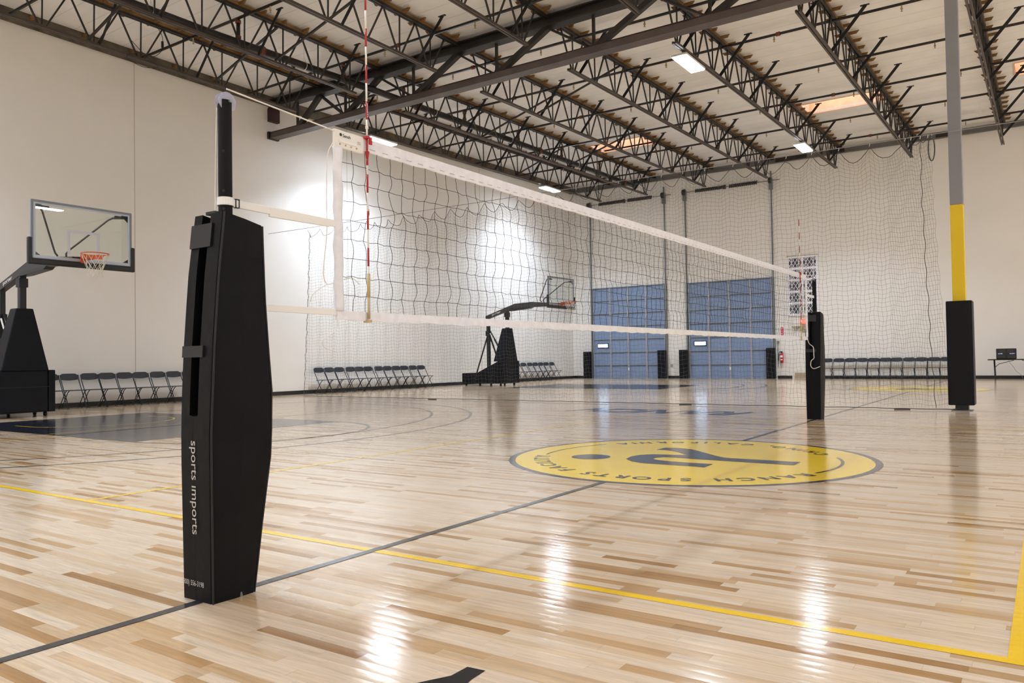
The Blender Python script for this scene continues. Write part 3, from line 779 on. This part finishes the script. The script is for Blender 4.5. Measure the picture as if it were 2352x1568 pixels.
# loose cords
MB().tube(sm([(-.01,NY0,2.17),(-.02,2.812,2.10),(-.02,2.80,1.9),(-.02,2.80,1.7),(-.02,2.78,1.55),(-.02,2.775,1.47),(-.02,2.80,1.43),(-.01,2.87,1.45),(.0,2.95,1.47),(.01,3.0,1.44)]), .003, 6).build('loose_cord', ROPE, net, smooth=True)
MB().tube(sm([(-.012,NY0+.03,1.8),(-.015,2.86,1.6),(-.015,2.88,1.5),(-.015,2.84,1.44),(-.015,2.78,1.42),(-.015,2.70,1.37),(-.015,2.68,1.33)]), .0026, 6).build('loose_cord', ROPE, net, smooth=True)
MB().tube(sm([(0,NY0,1.262),(0,2.85,1.23),(0,2.845,1.20),(0,2.78,1.155),(0,2.745,1.13),(0,2.76,1.10),(0,2.84,1.077)]), .0026, 6).build('loose_cord', ROPE, net, smooth=True)
MB().tube(sm([(0,NY1,1.265),(-.05,12.78,1.19),(0,12.80,1.14),(.01,12.80,1.09),(.01,12.80,1.02),(.01,12.80,.96),(-.03,12.80,.92),(-.04,12.80,.85),(-.02,12.80,.81),(.02,12.80,.80),(.10,12.80,.83)]), .006, 6).build('loose_cord', ROPE, net, smooth=True)

# antennas
def make_antenna(label, y):
    t = thing('net_antenna', label, 'antenna', (-3.05+.018, y, 0), group='volleyball net antennas')
    q = MB(); w = MB(); z = 1.44; k = 0
    for k in range(16):
        z0, z1 = 1.44+k*.1, 1.54+k*.1
        (q if k % 2 else w).tube([(0,0,z0),(0,0,z1)], .0055, 10)
    q.build('red_band', RED, t, smooth=True); w.build('white_band', WHP, t, smooth=True)
    q = MB(); fit_text(q, 'SPORTS', frame((.0058,-.0,2.39), (0,0,-1), (0,1,0)), w=.08, h=.007, bold=.01, stretch=True)
    q.build('lettering', WHP, t)
    MB().tube([(0,0,1.37),(0,0,1.50)], .0095, 10).tube([(0,0,1.255),(0,0,1.38)], .0075, 10).build('sleeve', TAN, t, smooth=True)
    MB().box(-.03,.012,-.014,.014,1.235,1.25).build('bottom_clip', TAN, t, bevel=.003)
    MB().box(-.026,.012,-.014,.014,2.235,2.250).box(.004,.014,.006,.028,2.205,2.247).build('top_clip', RED, t, bevel=.003)
    MB().tube([(0,0,2.165),(0,0,2.125)], .01, 10, rads=[.013,.006]).tube([(0,0,2.125),(0,0,2.09)], .0065, 10).build('lower_clip', RED, t, smooth=True)
    MB().tube([(0,0,2.29),(0,0,2.305)], .009, 10).build('collar', WHP, t)
    return t
an1 = make_antenna('red and white striped antenna on the near end of the net', 3.06)
dup(an1, loc=(-3.05+.018, 12.06, 0), label='red and white striped antenna on the far end of the net')

# ------------------------------------------------------------------ divider curtain
YC = 15.58
cx0, cx1 = -17.95, -1.62
def zw(x): return 4.87+(.10*(-x-1.6)/18.)
cur = thing('divider_curtain', 'tall dark mesh divider net hanging from a wire across the gym', 'net curtain', (0, YC, 0))
MB().tube([(XL+.02,0,zw(XL)),(-1.0,0,zw(-1.6)),(XR,0,4.80)], .007, 6).build('wire', mat('grey_wire', (.35,.35,.36), .5, .5), cur)
HS = .52
hooks = []; x = cx0
while x < -2.0: hooks.append(x); x += HS*(1+.25*rr.random()-.1)
hooks += [-1.95, -1.80, -1.68, -1.62]
def scal(x):
    for a, b in zip(hooks, hooks[1:]):
        if a <= x <= b: return 4*(x-a)*(b-x)/((b-a)**2), (x-a)/(b-a), b-a
    return 0., 0., HS
CELL = .084
# columns with slack gather more cords at the right end
colx = []; x = cx0
while x < cx1:
    colx.append(x); x += CELL*(.93 if x < -2.4 else .40)*(1+.10*math.sin(x*5.3))
NRW = 57
def cpt(i, j):
    x = colx[i]; s, u, w = scal(x); depth = j/NRW
    sag = (.22*min(1, w/HS)*math.exp(-j/5.)+.02)*s
    top = zw(x)-.06-sag
    z = .045+(top-.045)*(1-depth)
    z -= .038*(1-abs(2*((x/.33+.07*math.sin(j*.5)) % 1)-1))*(1 if 0 < j < NRW else 0)+.008*math.sin(x*3.1+j*.7)*(1 if 0 < j < NRW else 0)
    yy = .05*math.sin(x*12.2+.25*j*.2)+.03*math.sin(x*4.1+1)
    bulge = 0
    if x > -2.1: bulge = (depth**1.5)*.22*((x+2.1)/.5)
    if x < -17.6: bulge = -(depth**1.5)*.18
    return Vector((x+bulge+.012*math.sin(j*1.1+i), yy, z))
P = {(i,j): cpt(i,j) for i in range(len(colx)) for j in range(NRW+1)}
q = MB()
for i in range(len(colx)):
    for j in range(NRW):
        prismseg(q, P[i,j], P[i,j+1], .0017)
        if i+1 < len(colx) and j > 0: prismseg(q, P[i,j], P[i+1,j], .0017)
q.build('netting', CURT, cur)
MB().tube([P[i,0] for i in range(len(colx))], .0065, 5).build('top_rope', CURTR, cur)
MB().tube([P[i,NRW]+Vector((0,.01*math.sin(i*.3),-.02)) for i in range(len(colx))]+[P[len(colx)-1,NRW]+Vector((.12,-.02,.0)),P[len(colx)-1,NRW]+Vector((.05,-.06,-.02)),P[len(colx)-1,NRW]+Vector((-.2,-.03,-.02))], .0075, 6).build('hem_rope', CURTR, cur)
MB().tube([P[1,j]+Vector((.02*math.sin(j*2.),0,0)) for j in range(NRW+1)], .006, 5).build('edge_rope', CURTR, cur)
MB().tube([P[len(colx)-6,j]+Vector((.005*math.sin(j*.4),0,0)) for j in range(NRW+1)], .006, 5).build('edge_rope', CURTR, cur)
ha = [(-1.62-.05*math.cos(a), -.02, 4.62+.22*math.sin(a)) for a in [2*PI*k/20 for k in range(21)]]
MB().tube(ha, .011, 5).build('rope_loop', CURTR, cur)
for hx_ in hooks:
    MB().tube([(hx_,0,zw(hx_)+.012),(hx_+.012,0,zw(hx_)),(hx_,0,zw(hx_)-.05)], .006, 5).build('hook', WHP, cur)
for hx_ in (-13.2, -6.3, -2.2): MB().box(hx_-.13, hx_+.13, -.02, .02, .002, .022).build('hem_weight', CURTR, cur)

# ------------------------------------------------------------------ column
c = thing('steel_column', 'square steel roof column, grey above and yellow below, at right', 'column', (-1.27, 15.76, 0))
MB().box(-.10,.10,-.10,.10,3.60,7.93).build('grey_shaft', GREYC, c, bevel=.008)
MB().box(-.10,.10,-.10,.10,.012,3.60).build('yellow_shaft', YELC, c, bevel=.008)
MB().box(-.101,.101,-.101,.101,.012,.12).build('black_foot', BLKM, c)
MB().box(-.16,.16,-.16,.16,0,.012).build('base_plate', TRACK, c)
t = thing('column_pad', 'black foam pad wrapped round the foot of the yellow column', 'pad', (-1.27, 15.76, .10))
MB().box(-.19,.17,-.20,-.105,0,1.81).box(.105,.20,-.19,.19,0,1.81).box(-.19,.17,.105,.20,0,1.81).box(-.20,-.105,-.19,.19,0,1.81).build('foam_panel', mat('column_pad_vinyl', (.006,.006,.009), .55, spec=.2, bump=.2, bscale=7), t, bevel=.015)

# ------------------------------------------------------------------ basketball hoops
def make_hoop(label):
    t = thing('basketball_hoop', label, 'basketball hoop', group='portable basketball hoops')
    X0 = -2.66
    # base
    MB().prism([(-4.62,.09),(X0-.06,.09),(X0-.06,.93),(X0-.25,.93),(-3.9,.50),(-4.62,.49)], 1, -.56, .56).build('base_box', NAVYV, t, bevel=.015)
    MB().box(X0-.12, X0, -.56, .42, .10, .93).box(X0-.14,X0-.02,.44,.58,.09,.945).build('front_pad', NAVYV, t, bevel=.02)
    MB().box(X0-.002, X0+.004, -.52, .44, .60, .61).build('pad_seam', BLKM, t)
    for x in (-4.5,-3.3,-2.85):
        for y in (-.45,.45): MB().tube([(x,y-.02,.045),(x,y+.02,.045)], .045, 14).build('wheel', BLK, t, smooth=True)
    # tower pad
    bx0, bx1, by = -3.18, X0-.005, .45; tx0, tx1, ty = -2.97, X0-.03, .16
    zt = 2.19; z0_ = .93
    MB().add([(bx0,-by,z0_),(bx1,-by,z0_),(bx1,by,z0_),(bx0,by,z0_),(tx0,-ty,zt),(tx1,-ty,zt),(tx1,ty,zt),(tx0,ty,zt)],
             [(3,2,1,0),(4,5,6,7),(0,1,5,4),(1,2,6,5),(2,3,7,6),(3,0,4,7)]).build('tower_pad', NAVYV, t, bevel=.02)
    MB().box(-2.88,-2.76,-.06,.06,.9,2.88).build('mast', BLKM, t, bevel=.005)
    MB().box(-2.90,-2.74,-.085,.085,2.62,2.80).build('mast_collar', BLKM, t, bevel=.005)
    # boom
    MB().prism([(-3.80,2.56),(-2.74,2.86),(-1.67,2.95),(-.44,2.93),(-.44,3.03),(-1.66,3.14),(-2.43,3.11),(-3.80,2.70)], 1, -.075, .075).build('boom', mat('charcoal_boom', (.035,.033,.036), .45, .2), t, bevel=.008)
    MB().prism([(-2.78,2.84),(-2.55,2.84),(-1.75,2.90),(-1.62,2.96),(-2.6,2.93)], 1, -.09, .09).build('boom_gusset', BLKM, t)
    for sy in (-1, 1):
        q = MB(); a = Vector((-3.55,0,2.70)); b = Vector((-3.0,0,2.845))
        d = (b-a).normalized()
        fit_text(q, 'porter', frame(((a+b)/2)+Vector((0,sy*.0765,0)), d*(1 if sy < 0 else -1), (-d.z*1, 0, d.x)), w=.42, h=.085, bold=.01, stretch=True)
        q.build('lettering', WHP, t, label='white brand lettering')
    MB().box(-3.78,-3.66,-.05,.05,.55,2.62).build('rear_post', BLKM, t)
    MB().box(-3.81,-3.63,-.07,.07,1.92,2.12).build('rear_collar', BLKM, t)
    for a, b in (((-3.72,-.05,1.95),(-4.02,-.40,.49)),((-3.72,.05,1.95),(-4.02,.40,.49)),((-3.70,-.05,1.95),(-3.45,-.40,.68)),((-3.70,.05,1.95),(-3.45,.40,.68))):
        MB().bar(a, b, .05, .05).build('rear_leg', BLKM, t)
    MB().tube([(-3.62,0,2.10),(-3.40,0,1.74)], .025, 10).tube([(-3.42,0,1.78),(-2.98,0,1.05)], .04, 10).build('lift_cylinder', BLKM, t, smooth=True)
    MB().tube([(-3.60,-.06,2.02),(-3.47,-.06,1.80)], .018, 8).build('cylinder_label', WHP, t)
    # backboard
    xb = -.385; z0_, z1_ = 2.895, 3.965; hy = .915
    bd = bpy.data.objects.new('backboard', None); COL.objects.link(bd); bd.parent = t
    MB().box(xb-.014, xb-.004, -hy+.03, hy-.03, z0_+.03, z1_-.03).build('glass', GLASS, bd)
    q = MB(); w = .042
    q.box(xb-.04,xb,-hy,hy,z1_-w,z1_).box(xb-.04,xb,-hy,hy,z0_,z0_+w).box(xb-.04,xb,-hy,-hy+w,z0_+w,z1_-w).box(xb-.04,xb,hy-w,hy,z0_+w,z1_-w); q.build('frame', ALU, bd, bevel=.003)
    q = MB(); w2 = .05; a = w; e = xb-.002
    q.box(e-.004,e,-hy+a,hy-a,z1_-a-w2*.6,z1_-a).box(e-.004,e,-hy+a,hy-a,z0_+a,z0_+a+w2).box(e-.004,e,-hy+a,-hy+a+w2*.7,z0_+a+w2,z1_-a-w2*.6).box(e-.004,e,hy-a-w2*.7,hy-a,z0_+a+w2,z1_-a-w2*.6); q.build('border', ALUL, bd)
    q = MB(); s0, s1, zb0, zb1 = -.295, .295, 3.05, 3.50
    q.box(e-.004,e,s0,s1,zb1-.05,zb1).box(e-.004,e,s0,s0+.05,zb0,zb1-.05).box(e-.004,e,s1-.05,s1,zb0,zb1-.05); q.build('target_square', LINEW, bd)
    q = MB()
    for sy in (-1, 1):
        q.prism([(sy*(hy-a),z1_-a),(sy*(hy-a-.0),z1_-a-.17),(sy*(hy-a-.15),z1_-a-.03)], 0, xb-.038, xb-.02)
        q.prism([(sy*(hy-a),z0_+a),(sy*(hy-a),z0_+a+.14),(sy*(hy-a-.20),z0_+a)], 0, xb-.038, xb-.02)
    q.build('corner_gusset', mat('dark_green_gusset', (.03,.045,.045), .5), bd)
    q = MB(); q.prism([(-hy-.055,z0_-.075),(hy+.055,z0_-.075),(hy+.055,z0_+.40),(hy-.02,z0_+.40),(hy-.02,z0_+.03),(-hy+.02,z0_+.03),(-hy+.02,z0_+.40),(-hy-.055,z0_+.40)], 0, xb-.055, xb+.022)
    q.build('edge_padding', BLK, bd, bevel=.02)
    for sy in (-1, 1):
        MB().tube([(-.43,sy*.84,3.86),(-.52,sy*.74,3.86),(-.60,sy*.66,3.86),(-.66,sy*.60,3.82),(-1.22,sy*.14,3.24),(-1.25,sy*.10,3.17),(-1.20,sy*.08,3.11)], .018, 8).build('back_brace', BLKM, bd, smooth=True)
        MB().tube([(-.425,sy*.86,3.86),(-.425,sy*.60,3.86)], .024, 8).build('brace_foot', BLKM, bd, smooth=True)
    MB().box(xb-.10,xb-.03,-.20,.20,2.93,3.02).build('mount_bar', BLKM, bd)
    # rim
    rm = bpy.data.objects.new('rim', None); COL.objects.link(rm); rm.parent = t
    n = 40
    MB().tube([(.229*math.cos(2*PI*k/n), .229*math.sin(2*PI*k/n), 3.05) for k in range(n+1)], .010, 8, cap=False).build('ring', RIM, rm, smooth=True)
    MB().box(xb,xb+.02,-.065,.065,2.86,3.07).prism([(xb+.02,-.06),(xb+.16,-.11),(xb+.20,-.09),(xb+.20,.09),(xb+.16,.11),(xb+.02,.06)], 2, 2.975, 3.045).build('bracket', RIM, rm)
    v = []; f = []
    for k in range(13):
        a = math.radians(110+140*k/12); v += [(.215*math.cos(a), .215*math.sin(a), 3.04),(.19*math.cos(a)-.01, .19*math.sin(a), 2.975)]
    for k in range(12): f.append((2*k,2*k+1,2*k+3,2*k+2))
    MB().add(v, f).build('brace_plate', RIM, rm)
    # net
    q = MB(); n = 12; lev = [(3.045,.225),(2.93,.19),(2.84,.155),(2.76,.125),(2.69,.115),(2.62,.13)]
    for l in range(len(lev)-1):
        (za,ra),(zb2,rb) = lev[l], lev[l+1]
        for k in range(n):
            a0 = 2*PI*(k+.5*(l % 2))/n
            for s_ in (-.5,.5):
                a1 = a0+2*PI*s_/n
                q.tube([(ra*math.cos(a0),ra*math.sin(a0),za),(rb*math.cos(a1),rb*math.sin(a1),zb2)], .0042, 4, cap=False)
    q.tube([(.05,.11,2.63),(.055,.12,2.52)], .003, 4)
    q.build('hoop_net', NETW, rm)
    return t
h1 = make_hoop('portable basketball hoop at the left edge, glass board facing the court')
h1.location = (-14.27, 7.45, 0)
h2 = dup(h1, loc=(-14.27, 24.65, 0), label='portable basketball hoop farther down the left wall, seen through the nets')

# ------------------------------------------------------------------ folding chairs (local +x = front)
def make_chair(label):
    t = thing('folding_chair', label, 'folding chair')
    q = MB(); n = 10; v = []; f = []
    # curved, rounded backrest panel
    W = .205
    cols = []
    for i in range(n+1):
        y = -W+2*W*i/n; u = y/W
        top = .835-.05*max(0, abs(u)-.72)**1.3/.28**1.3*.8; bot = .690-.022*(1-u*u)
        if abs(u) > .8: bot += .0
        xx = -.215-.018*(1-u*u)
        cols.append([(xx+.012*0, y, bot),(xx-.03, y, top),(xx-.048, y, top-.004),(xx-.018, y, bot)])
    for cc in cols: v += cc
    for i in range(n):
        for k in range(4): f.append((i*4+k, i*4+(k+1) % 4, (i+1)*4+(k+1) % 4, (i+1)*4+k))
    f += [(0,1,2,3),(n*4+3,n*4+2,n*4+1,n*4)]
    q.add(v, f); q.build('backrest', CHP, t, bevel=.006)
    MB().box(-.16,.225,-.195,.195,.425,.442).build('seat', CHP, t, bevel=.01)
    for sy in (-1, 1):
        MB().tube([(-.235,sy*.208,.80),(-.19,sy*.208,.66),(.04,sy*.208,.26),(.19,sy*.208,.0)], .0115, 6).build('front_leg', CHM, t, smooth=True)
        MB().tube([(.17,sy*.195,.425),(.10,sy*.195,.385),(.03,sy*.195,.29),(-.20,sy*.195,.0)], .0105, 6).build('rear_leg', CHM, t, smooth=True)
    MB().tube([(-.20+.07,-.205,.09),(-.13,.205,.09)], .008, 6).build('crossbar', CHM, t)
    MB().tube([(.135,-.208,.10),(.135,.208,.10)], .008, 6).build('crossbar', CHM, t)
    return t
ordi = ['first','second','third','fourth','fifth','sixth','seventh','eighth','ninth','tenth','eleventh','twelfth']
ch0 = None
def place(x, y, rz, label, group):
    global ch0
    if ch0 is None: ch0 = make_chair(label); o = ch0
    else: o = dup(ch0, label=label)
    o.location = (x, y, 0); o.rotation_euler = (0,0,rz+rr.uniform(-.012,.012)); o['group'] = group
Y1 = [9.1, 9.55, 10.03, 10.47, 10.92, 11.35, 11.82, 12.28, 12.74]
for i, y in enumerate(Y1):
    place(-19.27, y, 0, 'charcoal folding chair by the left wall, %s past the nearest hoop base' % ordi[i], 'folding chairs beside the nearest hoop')
Y2 = [17.38, 17.82, 18.27, 18.77, 19.18, 19.6, 20.13, 20.57, 21.03, 21.45, 21.93, 22.38]
for i, y in enumerate(Y2):
    place(-19.27, y, 0, 'dark folding chair behind the divider net, %s from its left edge' % ordi[i], 'folding chairs before the far hoop')
Y3 = [28.85, 29.35, 29.88, 30.36, 30.82, 31.28, 31.79]
for i, y in enumerate(Y3):
    place(-19.27, y, 0, 'dark folding chair by the wall corner, %s right of the far hoop' % ordi[i], 'folding chairs past the far hoop')
X4 = [-7.54, -7.08, -6.63, -6.21, -5.77, -5.34, -4.95, -4.5, -4.08, -3.64, -3.22]
for i, x in enumerate(X4):
    place(x, 33.72, -PI/2, 'dark folding chair against the back wall, %s right of the far pole' % ordi[i], 'folding chairs along the back wall')

# ------------------------------------------------------------------ overhead doors
def overhead(n, x0, x1, zt):
    t = bpy.data.objects.new('door_%d' % n, None); COL.objects.link(t); t['kind'] = 'structure'; t.location = (0, YB, 0)
    rows = 7; h = zt/rows
    MB().box(x0, x1, -.05, -.005, 0, zt).build('door_panel', DOORB, t)
    q = MB()
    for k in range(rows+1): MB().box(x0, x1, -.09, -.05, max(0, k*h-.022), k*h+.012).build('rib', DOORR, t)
    for k in range(rows+1): MB().box(x0, x1, -.088, -.05, k*h+.012, k*h+.035).build('rib', DOORS, t)
    for k in range(1, rows+1): MB().box(x0, x1, -.056, -.05, k*h-h/2-.006, k*h-h/2+.006).build('rib', DOORB, t)
    for k in range(5):
        x = x0+(x1-x0)*k/4; MB().box(max(x0, x-.045), min(x1, x+.045), -.095, -.05, 0, zt).build('stile', DOORS, t)
    MB().box(x0+.22, x0+.82, -.09, -.07, 1.47, 1.70).build('window_frame', BLKM, t)
    MB().box(x0+.26, x0+.78, -.095, -.085, 1.51, 1.66).build('window_pane', DAYL, t)
    MB().box((x0+x1)/2-.03, (x0+x1)/2+.03, -.10, -.085, .38, .52).build('latch', WHP, t)
    for x, zh in ((x0-.12, 8.7), (x1+.02, 8.95)):
        MB().box(x, x+.07, -.10, 0, 0, zt).box(x+.01, x+.05, -.07, 0, zt, zh).build('track', TRACK, t)
        MB().box(x-.04,x+.10,-.16,0,8.15,8.62).build('bearing_plate', TRACK, t)
        MB().tube([(x-.02,-.20,8.52),(x+.09,-.20,8.52)], .13, 16).build('cable_drum', SPRG, t)
    MB().tube([(x0-.2,-.18,8.51),(x1+.45,-.18,8.51)], .02, 8).build('shaft', TRACK, t)
    for a, b in ((.48, 1.85), (2.05, 3.25)):
        q = MB(); k = 0; y = x0+a
        while y < x0+b: q.tube([(y,-.18,8.51-.08),(y+.03,-.18,8.51+.08)], .028, 8); y += .085
        q.tube([(x0+a,-.18,8.51),(x0+b,-.18,8.51)], .060, 10)
        q.build('torsion_spring', SPRG, t)
    MB().tube([(x0+1.80,-.18,8.51),(x0+1.88,-.18,8.51)], .10, 10).build('spring_cone', GIRDR, t)
    return t
overhead(1, -18.50, -14.72, 4.38)
overhead(2, -13.55, -9.77, 4.33)
for x0, x1, lb in ((-18.97,-18.62,'left of the left-hand blue door'), (-15.03,-14.68,'right of the left-hand blue door'), (-13.97,-13.62,'left of the right-hand blue door'), (-10.02,-9.66,'right of the right-hand blue door')):
    t = thing('door_pad', 'waist-high black wall pad %s' % lb, 'pad', ((x0+x1)/2, YB-.20, 0), group='pads beside the blue doors')
    h = (x1-x0)/2
    MB().box(-h, h, -.12, .12, 0, 1.31).build('pad_body', NAVYV, t, bevel=.02)

# lattice window
t = bpy.data.objects.new('window_1', None); COL.objects.link(t); t['kind'] = 'structure'; t.location = (0, YB, 0)
x0, x1, z0_, z1_ = -9.08, -7.90, 2.69, 5.14
MB().box(x0, x1, -.02, -.002, z0_, z1_).build('dark_opening', DARKO, t)
q = MB(); nr = 5; nc = 2; hz = (z1_-z0_)/nr; hx = (x1-x0)/nc
for r in range(nr+1): q.box(x0, x1, -.07, -.02, z0_+r*hz-.045, z0_+r*hz+.045)
for c_ in range(nc+1): q.box(x0+c_*hx-.035, x0+c_*hx+.035, -.072, -.018, z0_+.002, z1_-.002)
q.build('window_frame', LATT, t)
q = MB()
for r in range(nr):
    for c_ in range(nc):
        xa, za = x0+c_*hx, z0_+r*hz
        for k in (.25, .75): q.box(xa+k*hx-.011, xa+k*hx+.011, -.06, -.035, za, za+hz)
        for (ax, az, bx_, bz) in ((0,0,.5,1),(.5,1,1,0),(0,1,.5,0),(.5,0,1,1),(0,.5,.25,1),(0,.5,.25,0),(1,.5,.75,1),(1,.5,.75,0),(.25,0,.5,.5),(.5,.5,.25,1),(.75,0,.5,.5),(.5,.5,.75,1)):
            q.bar((xa+ax*hx,-.048,za+az*hz),(xa+bx_*hx,-.048,za+bz*hz),.018,.020,(0,1,0))
q.build('lattice', LATT, t)
MB().box(x0-.05, x1+.05, -.09, 0, z1_+.03, z1_+.06).build('window_cap', BEIGE, t)

# exit door with kick plate
t = bpy.data.objects.new('door_3', None); COL.objects.link(t); t['kind'] = 'structure'; t.location = (0, YB, 0)
DW = mat('white_exit_door', (.80,.78,.74), .5)
MB().box(-8.97,-7.98,-.05,-.005,0,2.13).build('door_frame', DW, t)
MB().box(-8.91,-8.04,-.06,-.045,.01,2.07).build('door_leaf', DW, t)
MB().box(-8.90,-8.05,-.066,-.06,.02,.25).build('kick_plate', TILE, t)
MB().box(-8.60,-8.30,-.12,-.06,1.98,2.06).build('door_closer', BEIGE, t)
t = thing('exit_sign', 'glowing red EXIT sign high on the back wall', 'sign', (-8.50, YB-.03, 2.385))
MB().box(-.13,.13,-.03,.03,-.10,.10).build('sign_box', REDS, t, bevel=.005)
q = MB(); fit_text(q, 'EXIT', frame((0,-.0325,0), (1,0,0), (0,0,1)), w=.20, h=.12, bold=.02, stretch=True); q.build('lettering', mat('exit_letters', (.9,.35,.25), .4, emis=(1,.35,.25), estr=1.4), t)
t = thing('emergency_light', 'beige emergency light fixture below the exit sign', 'light', (-8.70, YB-.05, 2.19))
MB().box(-.28,.30,-.05,.05,-.02,.03).box(-.17,.0,-.07,.05,-.12,-.02).box(.06,.24,-.07,.05,-.12,-.02).build('fixture_body', BEIGE, t, bevel=.01)
MB().tube([(.15,-.07,-.07),(.15,-.11,-.07)], .05, 12).tube([(-.09,-.07,-.07),(-.09,-.11,-.07)], .05, 12).build('lamp_head', BEIGE, t)
# fire extinguisher & sign
t = thing('fire_extinguisher', 'red fire extinguisher hung on the back wall beside the right blue door', 'fire extinguisher', (-9.40, YB-.12, .66))
MB().tube([(0,0,0),(0,0,.36),(0,0,.41),(0,0,.44)], .065, 16, rads=[.065,.065,.045,.022]).build('cylinder', REDX, t, smooth=True)
MB().box(-.04,.04,-.068,-.06,.12,.17).box(-.05,.05,-.068,-.06,.24,.33).build('paper_label', WHP, t)
MB().tube([(0,0,.44),(0,0,.49)], .03, 10).box(-.10,.02,-.015,.015,.47,.50).build('valve', BLKM, t)
MB().tube([(-.03,0,.46),(-.11,-.02,.44),(-.13,-.02,.3),(-.12,-.02,.1)], .012, 6).build('hose', BLKM, t, smooth=True)
MB().box(-.03,.03,.06,.12,.1,.45).build('wall_bracket', TRACK, t)
t = thing('extinguisher_sign', 'narrow red vertical FIRE sign above the extinguisher', 'sign', (-9.40, YB-.012, 1.97))
MB().box(-.05,.05,-.01,.01,-.22,.22).build('sign_plate', mat('red_sign_plate', (.7,.03,.10), .4), t)
q = MB()
for k, ch in enumerate('FIRE'): fit_text(q, ch, frame((0,-.0115,.15-k*.10), (1,0,0), (0,0,1)), h=.07, bold=.02)
q.build('lettering', WHP, t)
t = thing('wall_conduit', 'thin grey conduit with a small switch box left of the extinguisher', 'conduit', (-9.58, YB-.03, 0))
MB().tube([(0,0,.5),(0,0,1.62)], .014, 6).build('conduit', TRACK, t); MB().box(-.04,.06,-.03,.03,1.50,1.60).build('switch_box', TRACK, t)
t = thing('wall_socket', 'small round fitting on the wall between the blue doors', 'socket', (-14.45, YB-.015, .60))
MB().box(-.05,.05,-.015,.015,-.06,.06).build('socket_plate', DOORS, t)

# table and scoreboard
t = thing('folding_table', 'dark-topped folding table at the right against the back wall', 'table', (-.92, 33.3, 0))
MB().box(-.91,.91,-.38,.38,.70,.735).build('tabletop', BLKM, t, bevel=.006)
for sx in (-1, 1):
    for sy in (-1, 1):
        MB().tube([(sx*.72,sy*.27,.70),(sx*.70,sy*.30,0)], .014, 8).build('leg', CHM, t, smooth=True)
    MB().tube([(sx*.71,-.3,.12),(sx*.71,.3,.12)], .012, 6).build('leg_crossbar', CHM, t)
    MB().tube([(sx*.70,0,.44),(sx*.58,0,.56),(sx*.12,0,.69)], .012, 6).build('leg_brace', CHM, t)
t = thing('scoreboard', 'small black tabletop scoreboard with HOME and GUEST lettering', 'scoreboard', (-1.26, 33.15, .735))
MB().box(-.31,.31,-.05,.05,0,.38).build('case', SCB, t, bevel=.02)
q = MB()
def seg(mb, cx_, cz, w, h, th=.007):
    y0 = -.0535; y1 = -.050
    for (a, b, c_, d) in ((-w,w,h-th,h+th),(-w,w,-th,th),(-w,w,-h-th,-h+th),(-w-th,-w+th,0,h),(-w-th,-w+th,-h,0),(w-th,w+th,0,h),(w-th,w+th,-h,0)):
        mb.box(cx_+a, cx_+b, y0, y1, cz+c_, cz+d)
for x in (-.17,-.08,.08,.17): seg(q, x, .30, .028, .045)
for x in (-.24,-.16,-.08,.08,.16,.24): seg(q, x, .09, .022, .038)
q.build('digit', SCD, t)
q = MB(); fit_text(q, 'HOME', frame((-.18,-.054,.195), (1,0,0), (0,0,1)), w=.14, h=.035, bold=.02, stretch=True)
fit_text(q, 'GUEST', frame((.18,-.054,.195), (1,0,0), (0,0,1)), w=.16, h=.035, bold=.02, stretch=True); q.build('lettering', SCW, t)
MB().tube([(0,0,.02),(0,0,.38)], .001, 3)
tag(MB().tube(sm([(-1.2,33.25,.70),(-1.15,33.3,.58),(-1.05,33.5,.42),(-1.0,33.7,.3),(-.85,33.9,.15),(-.8,34.0,.02)]), .006, 5).build('power_cord', mat('grey_cord', (.3,.3,.3), .6), smooth=True), 'thin grey power cord hanging from the scoreboard table', 'cord')

# ------------------------------------------------------------------ world and view
w = bpy.data.worlds.new('world'); S.world = w; w.use_nodes = True
nt = w.node_tree; sky = nt.nodes.new('ShaderNodeTexSky'); sky.sky_type = 'NISHITA'; sky.sun_elevation = math.radians(50); sky.sun_disc = False
nt.links.new(sky.outputs[0], nt.nodes['Background'].inputs[0]); nt.nodes['Background'].inputs[1].default_value = .25
S.view_settings.view_transform = 'Standard'; S.view_settings.look = 'None'
S.view_settings.exposure = 0.02
S.cycles.use_denoising = True
S.cycles.use_adaptive_sampling = True; S.cycles.adaptive_threshold = .015
S.cycles.max_bounces = 10; S.cycles.diffuse_bounces = 6; S.cycles.glossy_bounces = 4; S.cycles.transparent_max_bounces = 16
S.cycles.sample_clamp_indirect = 6
S.cycles.caustics_reflective = False; S.cycles.caustics_refractive = False
